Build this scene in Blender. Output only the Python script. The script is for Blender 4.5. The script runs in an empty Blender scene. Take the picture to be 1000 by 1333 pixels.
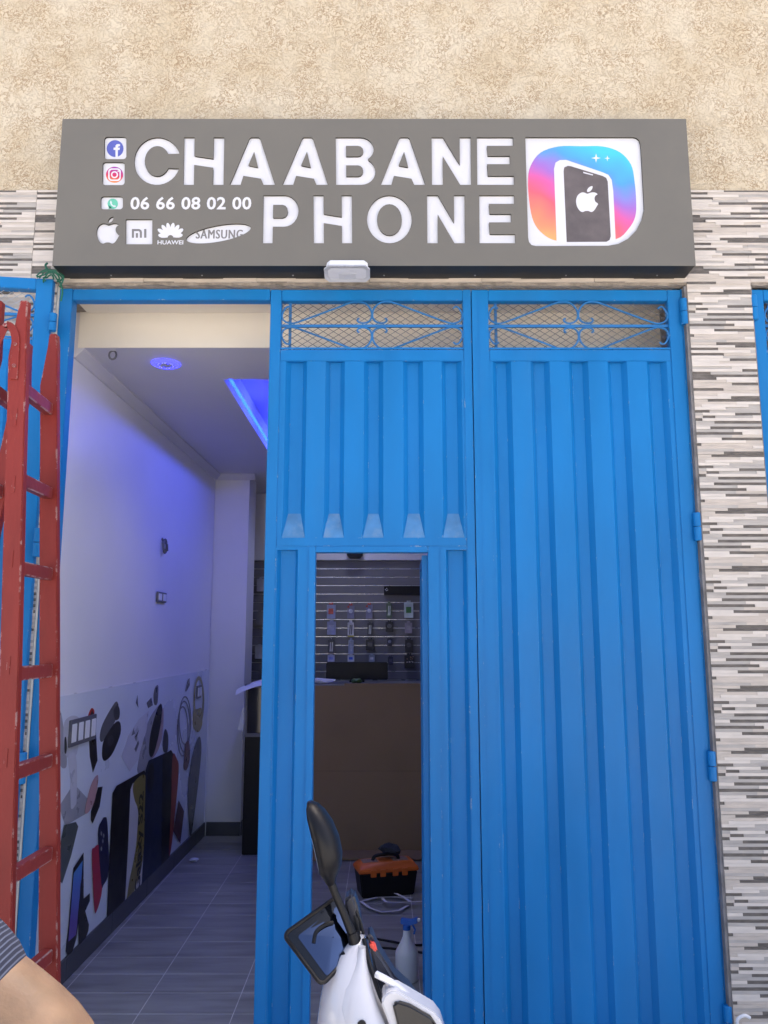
import bpy, bmesh, math, random
import numpy as np
from mathutils import Vector, Matrix
from mathutils.geometry import tessellate_polygon
random.seed(7)
R = math.radians
S = bpy.context.scene
COL = S.collection

# ---------------------------------------------------------------- camera
F = 1020.0; PITCH = R(8.95); CAM = (0.0, -3.3, 1.6)
cam = bpy.data.cameras.new('camera'); co = bpy.data.objects.new('camera', cam); COL.objects.link(co)
cam.sensor_fit = 'HORIZONTAL'; cam.sensor_width = 36.0; cam.lens = 36.0 * F / 1000.0
cam.clip_start = 0.02; cam.clip_end = 2000
co.location = CAM; co.rotation_euler = (R(90) + PITCH, 0, 0)
S.camera = co
# ---------------------------------------------------------------- sky and sun (the facade stands in open shade)
SUN_EL, SUN_AZ = R(62), R(28)          # azimuth from +Y (behind the building) towards +X
w = bpy.data.worlds.new('World'); S.world = w; w.use_nodes = True
nt = w.node_tree; nt.nodes.clear()
sky = nt.nodes.new('ShaderNodeTexSky'); sky.sky_type = 'NISHITA'; sky.sun_disc = False
sky.sun_elevation = SUN_EL; sky.sun_rotation = SUN_AZ
sky.air_density = 0.45; sky.dust_density = 5.0; sky.ozone_density = 0.0; sky.altitude = 50
bg = nt.nodes.new('ShaderNodeBackground'); bg.inputs[1].default_value = 0.15
wo = nt.nodes.new('ShaderNodeOutputWorld')
nt.links.new(sky.outputs[0], bg.inputs[0]); nt.links.new(bg.outputs[0], wo.inputs[0])
sl = bpy.data.lights.new('sun', 'SUN'); sl.energy = 2.0; sl.angle = R(0.53); sl.color = (1.0, 0.95, 0.87)
so = bpy.data.objects.new('sun', sl); COL.objects.link(so)
sd = Vector((math.sin(SUN_AZ) * math.cos(SUN_EL), math.cos(SUN_AZ) * math.cos(SUN_EL), math.sin(SUN_EL)))
so.rotation_euler = sd.to_track_quat('Z', 'Y').to_euler(); so.location = (4, 10, 14)
vs = S.view_settings
vs.view_transform = 'Standard'; vs.look = 'None'; vs.exposure = 2.05; vs.gamma = 1.0; vs.use_curve_mapping = False
S.cycles.max_bounces = 8; S.cycles.diffuse_bounces = 5; S.cycles.glossy_bounces = 4
S.cycles.use_denoising = True
S.cycles.sample_clamp_indirect = 6.0

# ---------------------------------------------------------------- measuring helpers: real planes the photograph was measured on
_c, _s = math.cos(PITCH), math.sin(PITCH)
def ray(px, py):
    u = (px - 500) / F; v = (666.5 - py) / F
    return Vector((u, _c - v * _s, _s + v * _c))
def onY(px, py, y):
    d = ray(px, py); t = (y - CAM[1]) / d.y
    return Vector(CAM) + d * t
def onZ(px, py, z):
    d = ray(px, py); t = (z - CAM[2]) / d.z
    return Vector(CAM) + d * t
def wall_x(y): return -1.512 + 0.0158 * y           # the left inner wall runs very slightly askew
def onW(px, py):
    d = ray(px, py); t = (-1.512 + 0.0158 * -3.3 - 0.0) / (d.x - 0.0158 * d.y)
    return Vector(CAM) + d * t

# ---------------------------------------------------------------- materials
def nd(nt, t, **k):
    n = nt.nodes.new(t)
    for a, v in k.items(): setattr(n, a, v)
    return n
def pm(name, col, rough=0.5, var=0.08, vscale=6.0, metal=0.0, bump=0.0, bscale=60.0, stretch=(1, 1, 1), coat=0.0,
       chip=None, chipcol=(0.5, 0.45, 0.4), chipscale=30.0, emit=None, estr=0.0, spec=0.5, rvar=0.1, dirt=None, dirtamt=0.0, dscale=3.0, sss=0.0, trans=0.0, alpha=1.0, edge=0.0, erad=0.004):
    m = bpy.data.materials.new(name); m.use_nodes = True
    t = m.node_tree; b = t.nodes['Principled BSDF']; L = t.links.new
    tc = nd(t, 'ShaderNodeTexCoord'); mp = nd(t, 'ShaderNodeMapping'); mp.inputs['Scale'].default_value = stretch
    L(tc.outputs['Object'], mp.inputs[0])
    n1 = nd(t, 'ShaderNodeTexNoise'); n1.inputs['Scale'].default_value = vscale; n1.inputs['Detail'].default_value = 6
    L(mp.outputs[0], n1.inputs['Vector'])
    mx = nd(t, 'ShaderNodeMix', data_type='RGBA')
    lo = tuple(max(0, c * (1 - var)) for c in col[:3]) + (1,); hi = tuple(min(1, c * (1 + var)) for c in col[:3]) + (1,)
    mr = nd(t, 'ShaderNodeMapRange'); mr.inputs[1].default_value = 0.3; mr.inputs[2].default_value = 0.7
    L(n1.outputs[0], mr.inputs[0]); L(mr.outputs[0], mx.inputs[0]); mx.inputs[6].default_value = lo; mx.inputs[7].default_value = hi
    out = mx.outputs[2]
    if dirt:
        n3 = nd(t, 'ShaderNodeTexNoise'); n3.inputs['Scale'].default_value = dscale; n3.inputs['Detail'].default_value = 8; n3.inputs['Roughness'].default_value = 0.65
        L(mp.outputs[0], n3.inputs['Vector'])
        r3 = nd(t, 'ShaderNodeMapRange'); r3.inputs[1].default_value = 0.5; r3.inputs[2].default_value = 0.78; r3.inputs[4].default_value = dirtamt
        L(n3.outputs[0], r3.inputs[0])
        m3 = nd(t, 'ShaderNodeMix', data_type='RGBA'); L(r3.outputs[0], m3.inputs[0]); L(out, m3.inputs[6]); m3.inputs[7].default_value = tuple(dirt) + (1,)
        out = m3.outputs[2]
    if chip:
        n2 = nd(t, 'ShaderNodeTexNoise'); n2.inputs['Scale'].default_value = chipscale; n2.inputs['Detail'].default_value = 9; n2.inputs['Roughness'].default_value = 0.68
        L(tc.outputs['Object'], n2.inputs['Vector'])
        r2 = nd(t, 'ShaderNodeMapRange'); r2.inputs[1].default_value = chip; r2.inputs[2].default_value = chip + 0.02
        L(n2.outputs[0], r2.inputs[0])
        m2 = nd(t, 'ShaderNodeMix', data_type='RGBA'); L(r2.outputs[0], m2.inputs[0]); L(out, m2.inputs[6]); m2.inputs[7].default_value = tuple(chipcol) + (1,)
        out = m2.outputs[2]
    if edge:
        bv = nd(t, 'ShaderNodeBevel', samples=4); bv.inputs['Radius'].default_value = erad
        gm_ = nd(t, 'ShaderNodeNewGeometry')
        dp = nd(t, 'ShaderNodeVectorMath', operation='DOT_PRODUCT'); L(bv.outputs[0], dp.inputs[0]); L(gm_.outputs['True Normal'], dp.inputs[1])
        e1 = nd(t, 'ShaderNodeMapRange'); e1.inputs[1].default_value = 0.995; e1.inputs[2].default_value = 0.85; L(dp.outputs['Value'], e1.inputs[0])
        n5 = nd(t, 'ShaderNodeTexNoise'); n5.inputs['Scale'].default_value = 16; n5.inputs['Detail'].default_value = 9; n5.inputs['Roughness'].default_value = 0.75
        L(tc.outputs['Object'], n5.inputs['Vector'])
        e2 = nd(t, 'ShaderNodeMapRange'); e2.inputs[1].default_value = 0.62 - 0.14 * edge; e2.inputs[2].default_value = 0.66 - 0.14 * edge; L(n5.outputs[0], e2.inputs[0])
        em = nd(t, 'ShaderNodeMath', operation='MULTIPLY'); L(e1.outputs[0], em.inputs[0]); L(e2.outputs[0], em.inputs[1])
        m5 = nd(t, 'ShaderNodeMix', data_type='RGBA'); L(em.outputs[0], m5.inputs[0]); L(out, m5.inputs[6]); m5.inputs[7].default_value = tuple(chipcol) + (1,)
        out = m5.outputs[2]
    L(out, b.inputs['Base Color'])
    rr = nd(t, 'ShaderNodeMapRange'); rr.inputs[3].default_value = max(0.02, rough - rvar); rr.inputs[4].default_value = min(1, rough + rvar)
    L(n1.outputs[0], rr.inputs[0]); L(rr.outputs[0], b.inputs['Roughness'])
    b.inputs['Metallic'].default_value = metal
    b.inputs['Specular IOR Level'].default_value = spec
    b.inputs['Coat Weight'].default_value = coat
    b.inputs['Transmission Weight'].default_value = trans
    b.inputs['Alpha'].default_value = alpha
    if sss: b.inputs['Subsurface Weight'].default_value = sss; b.inputs['Subsurface Radius'].default_value = (0.012, 0.005, 0.003)
    if bump:
        n4 = nd(t, 'ShaderNodeTexNoise'); n4.inputs['Scale'].default_value = bscale; n4.inputs['Detail'].default_value = 5
        L(mp.outputs[0], n4.inputs['Vector'])
        bp = nd(t, 'ShaderNodeBump'); bp.inputs['Strength'].default_value = bump; bp.inputs['Distance'].default_value = 0.01
        L(n4.outputs[0], bp.inputs['Height']); L(bp.outputs[0], b.inputs['Normal'])
    if emit:
        b.inputs['Emission Color'].default_value = tuple(emit) + (1,); b.inputs['Emission Strength'].default_value = estr
    return m

def stucco_material():
    m = bpy.data.materials.new('stucco'); m.use_nodes = True
    t = m.node_tree; b = t.nodes['Principled BSDF']; L = t.links.new
    tc = nd(t, 'ShaderNodeTexCoord')
    # domain warp for worm-like flattened lumps
    nw = nd(t, 'ShaderNodeTexNoise'); nw.inputs['Scale'].default_value = 26; nw.inputs['Detail'].default_value = 2
    L(tc.outputs['Object'], nw.inputs['Vector'])
    vm = nd(t, 'ShaderNodeVectorMath', operation='MULTIPLY_ADD'); vm.inputs[1].default_value = (0.055, 0.055, 0.055)
    L(nw.outputs['Color'], vm.inputs[0]); L(tc.outputs['Object'], vm.inputs[2])
    na = nd(t, 'ShaderNodeTexNoise'); na.inputs['Scale'].default_value = 70; na.inputs['Detail'].default_value = 5; na.inputs['Roughness'].default_value = 0.6
    L(vm.outputs[0], na.inputs['Vector'])
    pl = nd(t, 'ShaderNodeMapRange', interpolation_type='SMOOTHSTEP'); pl.inputs[1].default_value = 0.44; pl.inputs[2].default_value = 0.53
    L(na.outputs[0], pl.inputs[0])
    # brown lines where the trowelled lumps end
    d1 = nd(t, 'ShaderNodeMath', operation='SUBTRACT'); d1.inputs[1].default_value = 0.485; L(na.outputs[0], d1.inputs[0])
    d2 = nd(t, 'ShaderNodeMath', operation='ABSOLUTE'); L(d1.outputs[0], d2.inputs[0])
    ln = nd(t, 'ShaderNodeMapRange'); ln.inputs[1].default_value = 0.0; ln.inputs[2].default_value = 0.06; ln.inputs[3].default_value = 0.85; ln.inputs[4].default_value = 0.0
    L(d2.outputs[0], ln.inputs[0])
    big = nd(t, 'ShaderNodeTexNoise'); big.inputs['Scale'].default_value = 3.4; big.inputs['Detail'].default_value = 9; big.inputs['Roughness'].default_value = 0.62
    L(tc.outputs['Object'], big.inputs['Vector'])
    br = nd(t, 'ShaderNodeMapRange'); br.inputs[1].default_value = 0.40; br.inputs[2].default_value = 0.64; L(big.outputs[0], br.inputs[0])
    mul = nd(t, 'ShaderNodeMath', operation='MULTIPLY'); L(ln.outputs[0], mul.inputs[0])
    bb = nd(t, 'ShaderNodeMapRange'); bb.inputs[1].default_value = 0.38; bb.inputs[2].default_value = 0.60; bb.inputs[3].default_value = 0.05; bb.inputs[4].default_value = 1.0
    cl = nd(t, 'ShaderNodeTexNoise'); cl.inputs['Scale'].default_value = 9; cl.inputs['Detail'].default_value = 5; cl.inputs['Roughness'].default_value = 0.6
    L(tc.outputs['Object'], cl.inputs['Vector']); L(cl.outputs[0], bb.inputs[0]); L(bb.outputs[0], mul.inputs[1])
    c0 = nd(t, 'ShaderNodeMix', data_type='RGBA'); c0.inputs[6].default_value = (0.65, 0.565, 0.415, 1); c0.inputs[7].default_value = (0.575, 0.475, 0.32, 1)
    L(br.outputs[0], c0.inputs[0])
    c1 = nd(t, 'ShaderNodeMix', data_type='RGBA'); c1.inputs[7].default_value = (0.34, 0.205, 0.095, 1)
    L(mul.outputs[0], c1.inputs[0]); L(c0.outputs[2], c1.inputs[6])
    L(c1.outputs[2], b.inputs['Base Color']); b.inputs['Roughness'].default_value = 0.9
    nf = nd(t, 'ShaderNodeTexNoise'); nf.inputs['Scale'].default_value = 220; nf.inputs['Detail'].default_value = 3; L(tc.outputs['Object'], nf.inputs['Vector'])
    ad = nd(t, 'ShaderNodeMath', operation='MULTIPLY_ADD'); ad.inputs[1].default_value = 0.25; L(nf.outputs[0], ad.inputs[0]); L(pl.outputs[0], ad.inputs[2])
    bp = nd(t, 'ShaderNodeBump'); bp.inputs['Strength'].default_value = 0.8; bp.inputs['Distance'].default_value = 0.0026
    L(ad.outputs[0], bp.inputs['Height']); L(bp.outputs[0], b.inputs['Normal'])
    return m

def gradient_material(name, stops, a, bvec, rough=0.35):
    """flat print: colour ramp along a direction of the print"""
    m = bpy.data.materials.new(name); m.use_nodes = True
    t = m.node_tree; b = t.nodes['Principled BSDF']; L = t.links.new
    tc = nd(t, 'ShaderNodeTexCoord')
    dt = nd(t, 'ShaderNodeVectorMath', operation='DOT_PRODUCT'); 
    dvec = Vector(bvec) - Vector(a); ln = dvec.length_squared
    sb = nd(t, 'ShaderNodeVectorMath', operation='SUBTRACT'); sb.inputs[1].default_value = a
    L(tc.outputs['Object'], sb.inputs[0]); L(sb.outputs[0], dt.inputs[0]); dt.inputs[1].default_value = dvec / ln
    nz = nd(t, 'ShaderNodeTexNoise'); nz.inputs['Scale'].default_value = 7; nz.inputs['Detail'].default_value = 1; L(tc.outputs['Object'], nz.inputs['Vector'])
    ad = nd(t, 'ShaderNodeMath', operation='MULTIPLY_ADD'); ad.inputs[1].default_value = 0.3; L(nz.outputs[0], ad.inputs[0]); 
    s2 = nd(t, 'ShaderNodeMath', operation='SUBTRACT'); s2.inputs[1].default_value = 0.15; L(dt.outputs['Value'], s2.inputs[0]); L(s2.outputs[0], ad.inputs[2])
    cr = nd(t, 'ShaderNodeValToRGB'); L(ad.outputs[0], cr.inputs[0])
    e = cr.color_ramp.elements
    e[0].position = stops[0][0]; e[0].color = stops[0][1] + (1,)
    e[1].position = stops[-1][0]; e[1].color = stops[-1][1] + (1,)
    for p, c in stops[1:-1]:
        x = e.new(p); x.color = c + (1,)
    L(cr.outputs[0], b.inputs['Base Color']); b.inputs['Roughness'].default_value = rough
    return m

BLUE = (0.006, 0.178, 0.47)
M = {}
M['stucco'] = stucco_material()
M['blue'] = pm('blue_paint', BLUE, 0.40, 0.12, 2.2, spec=0.28, bump=0.45, bscale=4.5, dirt=(0.05, 0.20, 0.44), dirtamt=0.3, dscale=1.6, stretch=(1.6, 1.6, 0.5), chip=0.74, chipcol=(0.36, 0.44, 0.52), chipscale=40, edge=0.28)
M['dust_skylit_blue'] = pm('dusty_skylit_blue_paint', (0.07, 0.23, 0.46), 0.8, 0.25, 9, dirt=(0.20, 0.32, 0.47), dirtamt=0.8, dscale=14)  # paler blue: dust plus the sky light caught by upward slopes, put into the colour
M['blue_worn'] = pm('blue_paint_worn', (0.016, 0.165, 0.42), 0.42, 0.15, 5, bump=0.08, bscale=30, chip=0.69, chipcol=(0.5, 0.5, 0.5), chipscale=60)
M['strip_white'] = pm('tile_white', (0.66, 0.60, 0.525), 0.45, 0.08, 30, bump=0.15, bscale=160, stretch=(0.4, 1, 2))
M['strip_beige'] = pm('tile_beige', (0.55, 0.485, 0.41), 0.5, 0.13, 34, bump=0.25, bscale=160, stretch=(0.3, 1, 2))
M['strip_grey'] = pm('tile_grey', (0.45, 0.415, 0.37), 0.5, 0.16, 34, bump=0.25, bscale=160, stretch=(0.3, 1, 2))
M['strip_dark'] = pm('tile_dark', (0.135, 0.118, 0.10), 0.5, 0.35, 60, bump=0.4, bscale=180, stretch=(0.4, 1, 2))
M['cement'] = pm('cement', (0.26, 0.225, 0.185), 0.95, 0.35, 26, bump=0.8, bscale=70)
M['reveal'] = pm('grey_cement_reveal', (0.20, 0.19, 0.185), 0.9, 0.3, 16, bump=0.5, bscale=60)
M['sign_grey'] = pm('grey_composite_panel', (0.165, 0.153, 0.126), 0.42, 0.03, 3, spec=0.45, dirt=(0.135, 0.126, 0.108), dirtamt=0.4, dscale=5)
M['sign_black'] = pm('black_sheet', (0.012, 0.012, 0.012), 0.5, 0.2)
M['acrylic'] = pm('white_acrylic', (0.70, 0.70, 0.715), 0.35, 0.015, 4, dirt=(0.6, 0.6, 0.61), dirtamt=0.3, dscale=9)
M['print_dark'] = pm('print_dark_grey', (0.13, 0.108, 0.102), 0.35, 0.15, 18)
M['print_mid'] = pm('print_mid_grey', (0.2, 0.19, 0.18), 0.45, 0.05)
M['white_paint'] = pm('interior_white_paint', (0.80, 0.79, 0.78), 0.38, 0.02, 3, bump=0.03, bscale=20)
M['ceiling_white'] = pm('ceiling_plaster', (0.64, 0.63, 0.66), 0.6, 0.02, 3)
M['cream'] = pm('cream_plaster', (0.80, 0.74, 0.63), 0.7, 0.03, 3)
M['base_tile'] = pm('grey_skirting_tile', (0.075, 0.078, 0.085), 0.35, 0.2, 5)
M['floor_tile'] = pm('grey_plank_tile', (0.26, 0.26, 0.25), 0.33, 0.26, 5, stretch=(0.5, 3, 1), bump=0.06, bscale=40, dirt=(0.42, 0.42, 0.42), dirtamt=0.3, dscale=6)
M['grout'] = pm('pale_grout', (0.68, 0.67, 0.65), 0.9, 0.12, 20)
M['black'] = pm('black_plastic', (0.006, 0.006, 0.007), 0.45, 0.2, spec=0.3)
M['black_matt'] = pm('matt_black_plastic', (0.006, 0.006, 0.008), 0.36, 0.2, 9, spec=0.28, bump=0.05, bscale=300)
M['black_gloss'] = pm('gloss_black', (0.006, 0.007, 0.01), 0.08, 0.1, rvar=0.04)
M['smoked_mirror'] = pm('smoked_mirror_screen', (0.09, 0.12, 0.20), 0.04, 0.03, metal=1.0, rvar=0.02)
M['cardboard'] = pm('brown_cardboard', (0.27, 0.18, 0.095), 0.85, 0.1, 3, bump=0.06, bscale=30, dirt=(0.22, 0.13, 0.07), dirtamt=0.5)
M['slat'] = pm('grey_slat_board', (0.19, 0.185, 0.19), 0.4, 0.08, 3)
M['alu'] = pm('aluminium', (0.72, 0.72, 0.74), 0.28, 0.05, metal=1.0)
M['steel'] = pm('steel', (0.5, 0.5, 0.5), 0.4, 0.1, metal=1.0)
M['wire'] = pm('mesh_wire', (0.10, 0.10, 0.11), 0.6, 0.3)
M['red'] = pm('red_oxide_paint', (0.255, 0.031, 0.023), 0.5, spec=0.3, var=0.16, vscale=5, bump=0.22, bscale=22, stretch=(1.5, 1.5, 0.5), chip=0.72, chipcol=(0.50, 0.33, 0.30), chipscale=30, edge=0.55, erad=0.005, dirt=(0.20, 0.03, 0.025), dirtamt=0.6, dscale=5)
M['red_dark'] = pm('red_oxide_rung', (0.24, 0.033, 0.028), 0.5, 0.15, 6, bump=0.2, bscale=22, chip=0.74, chipcol=(0.50, 0.36, 0.34), chipscale=30, edge=1.0, erad=0.006)
M['white_enamel'] = pm('white_enamel', (0.82, 0.82, 0.82), 0.3, 0.02)
M['grey_enamel'] = pm('grey_lamp_glass', (0.42, 0.43, 0.46), 0.25, 0.04)
M['skin'] = pm('skin', (0.285, 0.18, 0.105), 0.5, 0.2, 26, bump=0.12, bscale=260, sss=0.12, dirt=(0.27, 0.145, 0.08), dirtamt=0.35, dscale=14, chip=0.79, chipcol=(0.25, 0.12, 0.07), chipscale=55)
M['hair'] = pm('dark_hair', (0.02, 0.014, 0.01), 0.55, 0.3, 40, bump=0.4, bscale=120)
M['trousers'] = pm('dark_trousers', (0.03, 0.034, 0.045), 0.9, 0.2, 20)
M['scooter_white'] = pm('white_scooter_paint', (0.56, 0.57, 0.61), 0.22, 0.015, coat=0.6)
M['scooter_silver'] = pm('silver_trim', (0.8, 0.8, 0.82), 0.2, 0.02, metal=0.35)
M['navy_plastic'] = pm('dark_navy_plastic', (0.018, 0.022, 0.04), 0.4, 0.15)
M['rubber'] = pm('tyre_rubber', (0.02, 0.02, 0.02), 0.85, 0.2)
M['orange'] = pm('orange_plastic', (0.62, 0.13, 0.015), 0.42, 0.08)
M['bottle'] = pm('milky_plastic', (0.70, 0.70, 0.70), 0.35, 0.03, sss=0.15)
M['blue_plastic'] = pm('blue_plastic', (0.02, 0.13, 0.5), 0.35, 0.05)
M['red_plastic'] = pm('red_plastic', (0.65, 0.05, 0.03), 0.3, 0.05)
M['paper'] = pm('white_paper', (0.72, 0.72, 0.72), 0.7, 0.03)
M['green'] = pm('green_string', (0.01, 0.13, 0.075), 0.6, 0.2)
M['paving'] = pm('concrete_paving', (0.52, 0.50, 0.46), 0.9, 0.2, 1.2, bump=0.3, bscale=40)
M['led_blue'] = pm('blue_led', (0.1, 0.1, 0.8), 0.4, 0, emit=(0.004, 0.02, 1.0), estr=5.0)
M['led_ring'] = pm('blue_led_ring', (0.02, 0.02, 0.4), 0.4, 0, emit=(0.02, 0.02, 1.0), estr=2.2)
M['led_white'] = pm('white_led', (0.9, 0.9, 0.9), 0.4, 0, emit=(0.75, 0.82, 1.0), estr=4.0)
M['glass_dark'] = pm('smoked_glass', (0.02, 0.02, 0.024), 0.06, 0.1, rvar=0.02)
M['switch_frame'] = pm('dark_switch_frame', (0.13, 0.13, 0.15), 0.4, 0.1)

def flat(name, col, rough=0.4, var=0.05):
    k = 'print_' + name
    if k not in M: M[k] = pm(k, col, rough, var, 12)
    return M[k]

# ---------------------------------------------------------------- object helpers
def tag(o, label=None, cat=None, group=None, kind=None):
    if label: o['label'] = label
    if cat: o['category'] = cat
    if group: o['group'] = group
    if kind: o['kind'] = kind
    return o
def empty(name, loc=(0, 0, 0), rz=0.0):
    o = bpy.data.objects.new(name, None); COL.objects.link(o); o.location = loc; o.rotation_euler = (0, 0, rz); o.empty_display_size = 0.1
    return o
def thing(name, label, cat, loc=(0, 0, 0), rz=0.0, group=None):
    return tag(empty(name, loc, rz), label, cat, group)
def link(name, me, mats, parent=None):
    o = bpy.data.objects.new(name, me); COL.objects.link(o)
    for m in (mats if isinstance(mats, (list, tuple)) else [mats]): me.materials.append(m)
    if parent: o.parent = parent
    return o
class MB:
    def __init__(s): s.v = []; s.f = []; s.m = []; s.mi = 0
    def add(s, vs, fs):
        n = len(s.v); s.v += [tuple(v) for v in vs]
        for f in fs: s.f.append(tuple(i + n for i in f)); s.m.append(s.mi)
        return s
    def box(s, x0, x1, y0, y1, z0, z1):
        vs = [(x, y, z) for z in (z0, z1) for y in (y0, y1) for x in (x0, x1)]
        return s.add(vs, [(0, 2, 3, 1), (4, 5, 7, 6), (0, 1, 5, 4), (2, 6, 7, 3), (0, 4, 6, 2), (1, 3, 7, 5)])
    def loft(s, rings, cap=True):
        n = len(rings[0]); vs = [p for r in rings for p in r]; fs = []
        for i in range(len(rings) - 1):
            for j in range(n):
                k = (j + 1) % n
                fs.append((i * n + j, i * n + k, (i + 1) * n + k, (i + 1) * n + j))
        if cap:
            fs.append(tuple(reversed(range(n)))); fs.append(tuple(range((len(rings) - 1) * n, len(rings) * n)))
        return s.add(vs, fs)
    def tube(s, pts, r, n=8, closed=False):
        pts = [Vector(p) for p in pts]; N = len(pts); rings = []
        rs = r if isinstance(r, (list, tuple)) else [r] * N
        up = None
        for i, p in enumerate(pts):
            a = pts[i - 1] if (i > 0 or closed) else p; b = pts[(i + 1) % N] if (i < N - 1 or closed) else p
            t = (b - a).normalized()
            if up is None:
                up = t.orthogonal().normalized()
            else:
                up = (up - t * up.dot(t)); up = up.normalized() if up.length > 1e-6 else t.orthogonal().normalized()
            q = t.cross(up)
            rings.append([p + (up * math.cos(k * 2 * math.pi / n) + q * math.sin(k * 2 * math.pi / n)) * rs[i] for k in range(n)])
        if closed: rings.append(rings[0])
        return s.loft(rings, not closed)
    def lathe(s, prof, c=(0, 0, 0), n=20, axis='z'):
        rings = []
        for r, h in prof:
            ring = []
            for k in range(n):
                a = 2 * math.pi * k / n
                if axis == 'z': p = (c[0] + r * math.cos(a), c[1] + r * math.sin(a), c[2] + h)
                elif axis == 'y': p = (c[0] + r * math.cos(a), c[1] + h, c[2] - r * math.sin(a))
                else: p = (c[0] + h, c[1] + r * math.cos(a), c[2] + r * math.sin(a))
                ring.append(p)
            rings.append(ring)
        return s.loft(rings)
    def prism(s, loops, fn, d0, d1):
        """loops of 2-D points (outer, holes..., islands handled by caller); fn(u, v, d) -> xyz"""
        tris = tessellate_polygon([[Vector((p[0], p[1], 0)) for p in l] for l in loops])
        fl = [p for l in loops for p in l]; n = len(fl)
        vs = [fn(p[0], p[1], d0) for p in fl] + [fn(p[0], p[1], d1) for p in fl]
        fs = [tuple(t) for t in tris] + [tuple(i + n for i in reversed(t)) for t in tris]
        o = 0
        for l in loops:
            k = len(l)
            for i in range(k): fs.append((o + i, o + (i + 1) % k, n + o + (i + 1) % k, n + o + i))
            o += k
        return s.add(vs, fs)
    def build(s, name, mats, parent=None, bevel=0.0, seg=2, smooth=False, ang=35, loc=None, merge=False):
        me = bpy.data.meshes.new(name); me.from_pydata(s.v, [], s.f)
        if max(s.m or [0]) > 0: me.polygons.foreach_set('material_index', s.m)
        bm = bmesh.new(); bm.from_mesh(me)
        if merge: bmesh.ops.remove_doubles(bm, verts=bm.verts, dist=1e-5)
        bmesh.ops.recalc_face_normals(bm, faces=bm.faces)
        if bevel:
            es = [e for e in bm.edges if len(e.link_faces) == 2 and e.calc_face_angle(0) > R(30)]
            bmesh.ops.bevel(bm, geom=es, offset=bevel, segments=seg, affect='EDGES', clamp_overlap=True)
        if smooth or bevel:
            for f in bm.faces: f.smooth = True
            for e in bm.edges:
                if len(e.link_faces) == 2 and e.calc_face_angle(0) > R(ang): e.smooth = False
        bm.to_mesh(me); bm.free(); me.update()
        o = link(name, me, mats, parent)
        if loc is not None: o.location = loc
        return o
def box(name, mat, parent, x0, x1, y0, y1, z0, z1, bevel=0.0):
    return MB().box(x0, x1, y0, y1, z0, z1).build(name, mat, parent, bevel)
def struct(name, mb, mat, bevel=0): return tag(mb.build(name, mat, None, bevel), kind='structure')
def arc(cx, cy, rx, ry, a0, a1, n): return [(cx + rx * math.cos(R(a0 + (a1 - a0) * i / n)), cy + ry * math.sin(R(a0 + (a1 - a0) * i / n))) for i in range(n + 1)]
def rrect(x0, x1, y0, y1, r, n=5):
    rr = r if isinstance(r, (tuple, list)) else (r, r, r, r)   # bl, br, tr, tl
    return (arc(x0 + rr[0], y0 + rr[0], rr[0], rr[0], 180, 270, n) + arc(x1 - rr[1], y0 + rr[1], rr[1], rr[1], 270, 360, n)
            + arc(x1 - rr[2], y1 - rr[2], rr[2], rr[2], 0, 90, n) + arc(x0 + rr[3], y1 - rr[3], rr[3], rr[3], 90, 180, n))
def catmull(pts, k=6, closed=False):
    P = [Vector(p) for p in pts]; N = len(P); out = []
    rng = range(N if closed else N - 1)
    for i in rng:
        p0 = P[i - 1] if (closed or i > 0) else P[i]; p1 = P[i]; p2 = P[(i + 1) % N]; p3 = P[(i + 2) % N] if (closed or i + 2 < N) else P[(i + 1) % N]
        for j in range(k):
            t = j / k
            out.append(0.5 * ((2 * p1) + (p2 - p0) * t + (2 * p0 - 5 * p1 + 4 * p2 - p3) * t * t + (3 * p1 - p0 - 3 * p2 + p3) * t ** 3))
    if not closed: out.append(P[-1])
    return out
def text_mesh(txt, size, bold=0.0, space=1.0):
    c = bpy.data.curves.new('lettering', 'FONT'); c.body = txt; c.size = size; c.offset = bold; c.space_character = space; c.resolution_u = 3
    o = bpy.data.objects.new('lettering', c); COL.objects.link(o)
    dg = bpy.context.evaluated_depsgraph_get(); dg.update()
    me = bpy.data.meshes.new_from_object(o.evaluated_get(dg))
    vs = [tuple(v.co) for v in me.vertices]; fs = [tuple(p.vertices) for p in me.polygons]
    bpy.data.objects.remove(o); bpy.data.curves.remove(c); bpy.data.meshes.remove(me)
    return vs, fs
def text_part(name, txt, mat, parent, x0, x1, z0, z1, y, bold=0.012, space=1.0, xf=None):
    vs, fs = text_mesh(txt, 1.0, bold, space)
    ux0 = min(v[0] for v in vs); ux1 = max(v[0] for v in vs); uz0 = min(v[1] for v in vs); uz1 = max(v[1] for v in vs)
    mb = MB(); f = xf or (lambda u, v: (x0 + u * (x1 - x0), y, z0 + v * (z1 - z0)))
    mb.add([f((v[0] - ux0) / (ux1 - ux0), (v[1] - uz0) / (uz1 - uz0)) for v in vs], fs)
    return mb.build(name, mat, parent)

# ================================================================ GROUND
struct('pavement', MB().box(-200, 200, -200, 0.0, -0.5, -0.06), M['paving'])

# ================================================================ BUILDING
SOFF = 3.16; TILE_TOP = 3.59; FY = -0.03
B = thing('shop_building', 'beige stucco shop front with striped stone-look tiles around blue metal gates', 'building')
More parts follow.
